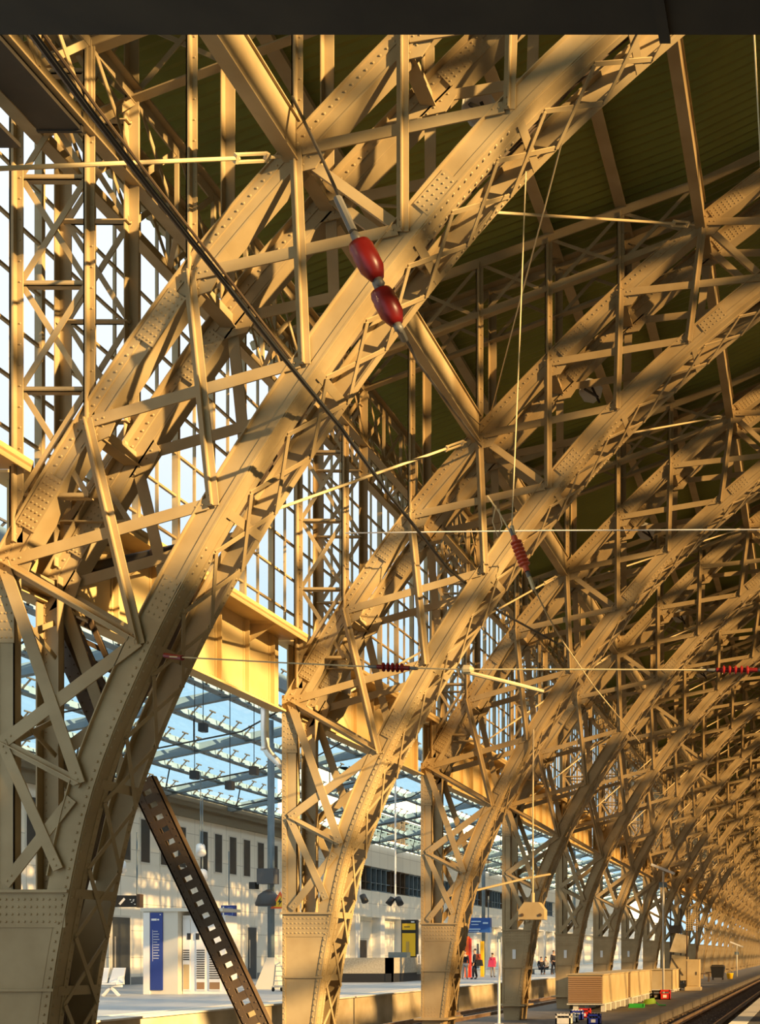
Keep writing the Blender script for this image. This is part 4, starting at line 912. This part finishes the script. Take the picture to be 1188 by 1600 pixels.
p = Vector((gx_(1141, 108), 108, 0)); t = thing('bucket', 'yellow bucket beside the dark rubbish container', 'bucket', p); MB(p).lathe(p, (0, 0, 1), [(0, .25), (.5, .34), (.52, .36), (.55, .34)], 12).build('body', YELLOW, t, True); MB(p).tube([p+Vector((-.34, 0, .5)), p+Vector((0, 0, .8)), p+Vector((.34, 0, .5))], .02, 5).build('handle', DARKST, t)
p = Vector((gx_(1101, 98), 98, 0)); t = thing('low_table', 'small brown table left of the dark rubbish container', 'table', p); MB(p).box(p.x-.45, p.x+.45, 97.6, 98.4, .62, .72).build('top', BROWN, t)
for x in (-.38, .38):
    for y in (97.7, 98.3): MB(p).box(p.x+x-.05, p.x+x+.05, y-.05, y+.05, 0, .62).build('leg', BROWN, t)
for (x, y0, y1, Y, lab) in ((1037, 1362, 1420, 66, 'white tilted tube lamp on a post among the middle ribs'), (1152, 1478, 1522, 118, 'white tube lamp on a post among the far ribs')):
    p = Vector((gx_(x, Y), Y, 0)); z = EYE+(VY-y0)*Y/FPX; t = thing('post_lamp', lab, 'lamp', p, 'tube lamps on posts'); MB(p).tube([p, (p.x, Y, z)], .06, 8).build('post', CREAM, t, True)
    MB(p).bar((p.x-.7, Y, z+.42), (p.x+.65, Y, z-.12), .14, .12).build('lamp_tube', WHITE, t); MB(p).box(p.x-.25, p.x+.2, Y-.05, Y+.05, z-.9, z-.6).build('junction_box', GREYST, t)
# small number plates on the feet of the fourth to seventh ribs
for k, nm in ((3, 'fourth'), (4, 'fifth'), (5, 'sixth'), (6, 'seventh')):
    Y = YR[k]-.02; p = Vector((-10.62, Y, 2.35)); tag(MB(p).box(p.x-.06, p.x+.06, Y, Y+.012, 2.18, 2.52).build('foot_plaque', WHITE), f'small white plaque on the foot of the {nm} rib', 'plaque', 'plaques on the rib feet')

# ------------------------------------------------------------------ people on the far platform
def skin(vs, es, rs, name, m_, parent, sub=1):
    me = bpy.data.meshes.new(name); me.from_pydata([tuple(v) for v in vs], es, []); o = bpy.data.objects.new('tmp', me); C.objects.link(o)
    md = o.modifiers.new('s', 'SKIN'); md.use_smooth_shade = True
    for i, r in enumerate(rs): me.skin_vertices[0].data[i].radius = (r, r) if not isinstance(r, tuple) else r
    me.skin_vertices[0].data[0].use_root = True
    sb = o.modifiers.new('b', 'SUBSURF'); sb.levels = sub
    bpy.context.view_layer.update()
    ne = bpy.data.meshes.new_from_object(o.evaluated_get(bpy.context.evaluated_depsgraph_get())); bpy.data.objects.remove(o); ne.name = name
    ne.materials.clear(); ne.materials.append(m_); r = bpy.data.objects.new(name, ne); C.objects.link(r); r.parent = parent; return r
def person(loc, face, label, top, legs, pose='stand', h=1.75, hair=True, bag=None, cap=None):
    t = thing('person', label, 'person', loc, 'people on the far platform'); t.rotation_euler = (0, 0, face); k = h/1.75     # faces -Y at 0
    sit = pose == 'sit'; pz = .47 if sit else .93
    V = [(0,0,pz),(0,.0,pz+.16),(0,.0,pz+.34),(0,.01,pz+.50),(0,0,pz+.58),(0,-.015,pz+.66),(0,-.01,pz+.75),(0,-.11,pz+.68)]
    R = [(.15,.11),(.13,.10),(.155,.11),(.10,.08),.052,.078,.085,.014]
    E = [(0,1),(1,2),(2,3),(3,4),(4,5),(5,6),(5,7)]
    arms = []
    for s in (-1, 1):
        i = len(V); bend = -.22 if (sit or (pose == 'hold' and s == 1)) else -.04
        V += [(s*.18,.01,pz+.47),(s*.235,.02,pz+.20),(s*.225,bend,pz-.02 if bend > -.1 else pz+.10)]; R += [.052,.042,.03]; E += [(3,i),(i,i+1),(i+1,i+2)]
        w = Vector(V[i+2]); d = Vector((0,-.3,-.95)) if bend > -.1 else Vector((-s*.2,-.9,-.2)); d.normalize(); side = Vector((0,1,0)) if bend > -.1 else Vector((s,0,0)); cu = Vector((-s*.5,0,0)) if bend > -.1 else Vector((0,0,-.6))
        j = len(V); V.append(tuple(w+d*.07)); R.append((.036,.02)); E.append((i+2,j))
        for q, (o_, L) in enumerate(((-.03,.068),(-.01,.078),(.01,.073),(.028,.058))):
            a = w+d*.10+side*o_; b = a+d*L*.5; c = b+(d+cu).normalized()*L*.5; n = len(V); V += [tuple(a),tuple(b),tuple(c)]; R += [.0095,.009,.0075]; E += [(j,n),(n,n+1),(n+1,n+2)]
        a = w+d*.04-side*.035; b = a+(d-side*.6).normalized()*.05; n = len(V); V += [tuple(a),tuple(b)]; R += [.011,.009]; E += [(j,n),(n,n+1)]
        arms.append((i, i+1, i+2))
    lg = []
    for s in (-1, 1):
        i = len(V)
        if sit: V += [(s*.09,-.02,pz-.02),(s*.10,-.42,pz),(s*.10,-.44,.09),(s*.11,-.60,.04)]
        else:
            st = -.10*s if pose != 'hold' else .03*s
            V += [(s*.09,0,pz-.06),(s*.10,st*.6-.02,.50),(s*.10,st+.02,.09),(s*.115,st-.14,.04)]
        R += [.095,.062,.042,.035]; E += [(0,i),(i,i+1),(i+1,i+2),(i+2,i+3)]; lg.append(i)
    V = [Vector(v)*k for v in V]; R = [tuple(x*k for x in r) if isinstance(r, tuple) else r*k for r in R]
    skin(V, E, R, 'body', SKIN, t)
    def sub(idx, es, add, name, m_):
        mp = {a: n for n, a in enumerate(idx)}; rr = []
        for a in idx: r = R[a]; rr.append(tuple(x+add*k for x in r) if isinstance(r, tuple) else r+add*k)
        return skin([V[a] for a in idx], [(mp[a], mp[b]) for a, b in es], rr, name, m_, t)
    A = arms; sub([0,1,2,3,*A[0],*A[1]], [(0,1),(1,2),(2,3),(3,A[0][0]),(A[0][0],A[0][1]),(A[0][1],A[0][2]),(3,A[1][0]),(A[1][0],A[1][1]),(A[1][1],A[1][2])], .022, 'jacket', top)
    sub([0,lg[0],lg[0]+1,lg[0]+2,lg[1],lg[1]+1,lg[1]+2], [(0,lg[0]),(lg[0],lg[0]+1),(lg[0]+1,lg[0]+2),(0,lg[1]),(lg[1],lg[1]+1),(lg[1]+1,lg[1]+2)], .018, 'trousers', legs)
    for g_ in lg: skin([V[g_+2]+Vector((0,0,-.03)), V[g_+3]], [(0,1)], [.055*k,.045*k], 'shoe', BLACK, t)
    hz_ = (pz+.755)*k
    if hair: skin([Vector((0,.035*k,hz_-.06*k)), Vector((0,.03*k,hz_)), Vector((0,-.03*k,hz_+.045*k))], [(0,1),(1,2)], [.08*k,.092*k,.066*k], 'hair', cap or HAIR, t)
    m = MB()
    for s in (-1, 1):
        e_ = MB().lathe((s*.03*k, -.098*k, (pz+.715)*k), (0,-1,0), [(0,.013*k),(.006*k,.008*k)], 8); e_.build('eye', BLACK, t); MB().lathe((s*.083*k, 0, (pz+.70)*k), (s,0,0), [(0,.028*k),(.014*k,.02*k)], 8).build('ear', SKIN, t)
    MB().box(-.025*k, .025*k, -.095*k, -.085*k, (pz+.645)*k, (pz+.653)*k).build('mouth', REDP, t)
    return t
NAVY = mat('dark navy cloth', (.025, .025, .035), .9); GREYC = mat('pale grey cloth', (.50, .48, .44), .9); RUST = mat('rust cloth', (.35, .07, .03), .9); PINK = mat('pink cloth', (.70, .06, .14), .8)
pf = lambda x, Y: Vector((gx_(x, Y), Y, .82))
person(pf(742, 70), -1.3, 'standing person in dark jacket and trousers before the glazed shelter', NAVY, NAVY, 'stand', 1.86)
person(pf(726.5, 70.5), .6, 'person in pale trousers partly hidden behind the third rib', NAVY, GREYC, 'stand', 1.75)
person(pf(770, 76), 2.8, 'person in dark clothes holding a pink bag near the white post', PINK, GREYC, 'hold', 1.6)
person(pf(846, 86), .5, 'person in black sitting leftmost on the far bench', NAVY, NAVY, 'sit', 1.8)
person(pf(853, 87), -.2, 'person in grey sitting in the middle of the far bench', GREYC, NAVY, 'sit', 1.8)
person(pf(865.5, 85), .9, 'tall person in black standing at the right end of the far bench', NAVY, NAVY, 'stand', 1.8)
p = pf(744.5, 69.9); p.z = 1.42; t = thing('backpack', 'rust red backpack on the standing person in dark clothes', 'backpack', p); MB(p).box(p.x+.02, p.x+.22, 69.82, 70.12, 1.85, 2.35).build('bag', RUST, t); MB(p).box(p.x+.22, p.x+.27, 69.87, 70.07, 1.9, 2.1).build('pocket', ORANGE, t)
p = pf(749, 69.8); t = thing('shoulder_bag', 'black bag hanging beside the standing person in dark clothes', 'bag', p); MB(p).prism([(p.x-.2, 1.62), (p.x+.22, 1.62), (p.x+.15, 2.0), (p.x-.12, 2.0)], 69.7, 69.95).build('bag', BLACK, t); MB(p).tube([(p.x-.1, 69.8, 2.0), (p.x-.05, 69.8, 2.3), (p.x+.1, 69.8, 2.0)], .012, 5).build('strap', BLACK, t)
p = pf(769, 75.7); t = thing('pink_bag', 'bright pink bag held by the person near the white post', 'bag', p); MB(p).prism([(p.x-.22, 1.5), (p.x+.25, 1.5), (p.x+.18, 1.95), (p.x-.16, 1.95)], 75.5, 75.72).build('bag', PINK, t); MB(p).tube([(p.x-.1, 75.6, 1.95), (p.x, 75.6, 2.15), (p.x+.1, 75.6, 1.95)], .015, 5).build('handle', PINK, t)
p = pf(850, 87.2); t = thing('far_bench', 'low bench carrying the two seated people on the far platform', 'bench', p); MB(p).box(p.x-.9, p.x+.9, 86.2, 87.4, 1.18, 1.24).build('seat', GREYST, t); MB(p).box(p.x-.8, p.x-.7, 86.4, 87.2, .82, 1.18).box(p.x+.7, p.x+.8, 86.4, 87.2, .82, 1.18).build('leg', GREYST, t)
# luggage trolley beside the mast
p = pf(439, 47.5); t = thing('luggage_trolley', 'dark wire luggage trolley beside the second rib\'s foot', 'trolley', p)
m = MB(p)
for dx in (-.22, .22): m.tube([(p.x+dx, 47.3, .95), (p.x+dx, 47.5, 1.9), (p.x+dx, 47.9, 2.0)], .025, 6)
for k in range(5): m.tube([(p.x-.22, 47.32+.04*k, 1.05+.2*k), (p.x+.22, 47.32+.04*k, 1.05+.2*k)], .018, 5)
m.build('frame', GALV, t); MB(p).box(p.x-.25, p.x+.25, 47.2, 48.1, .98, 1.02).build('tray', GALV, t)
for dx in (-.2, .2):
    for y in (47.25, 48.0): MB(p).lathe((p.x+dx-.03, y, .9), (1, 0, 0), [(0, .08), (.06, .08)], 10).build('wheel', BLACK, t)
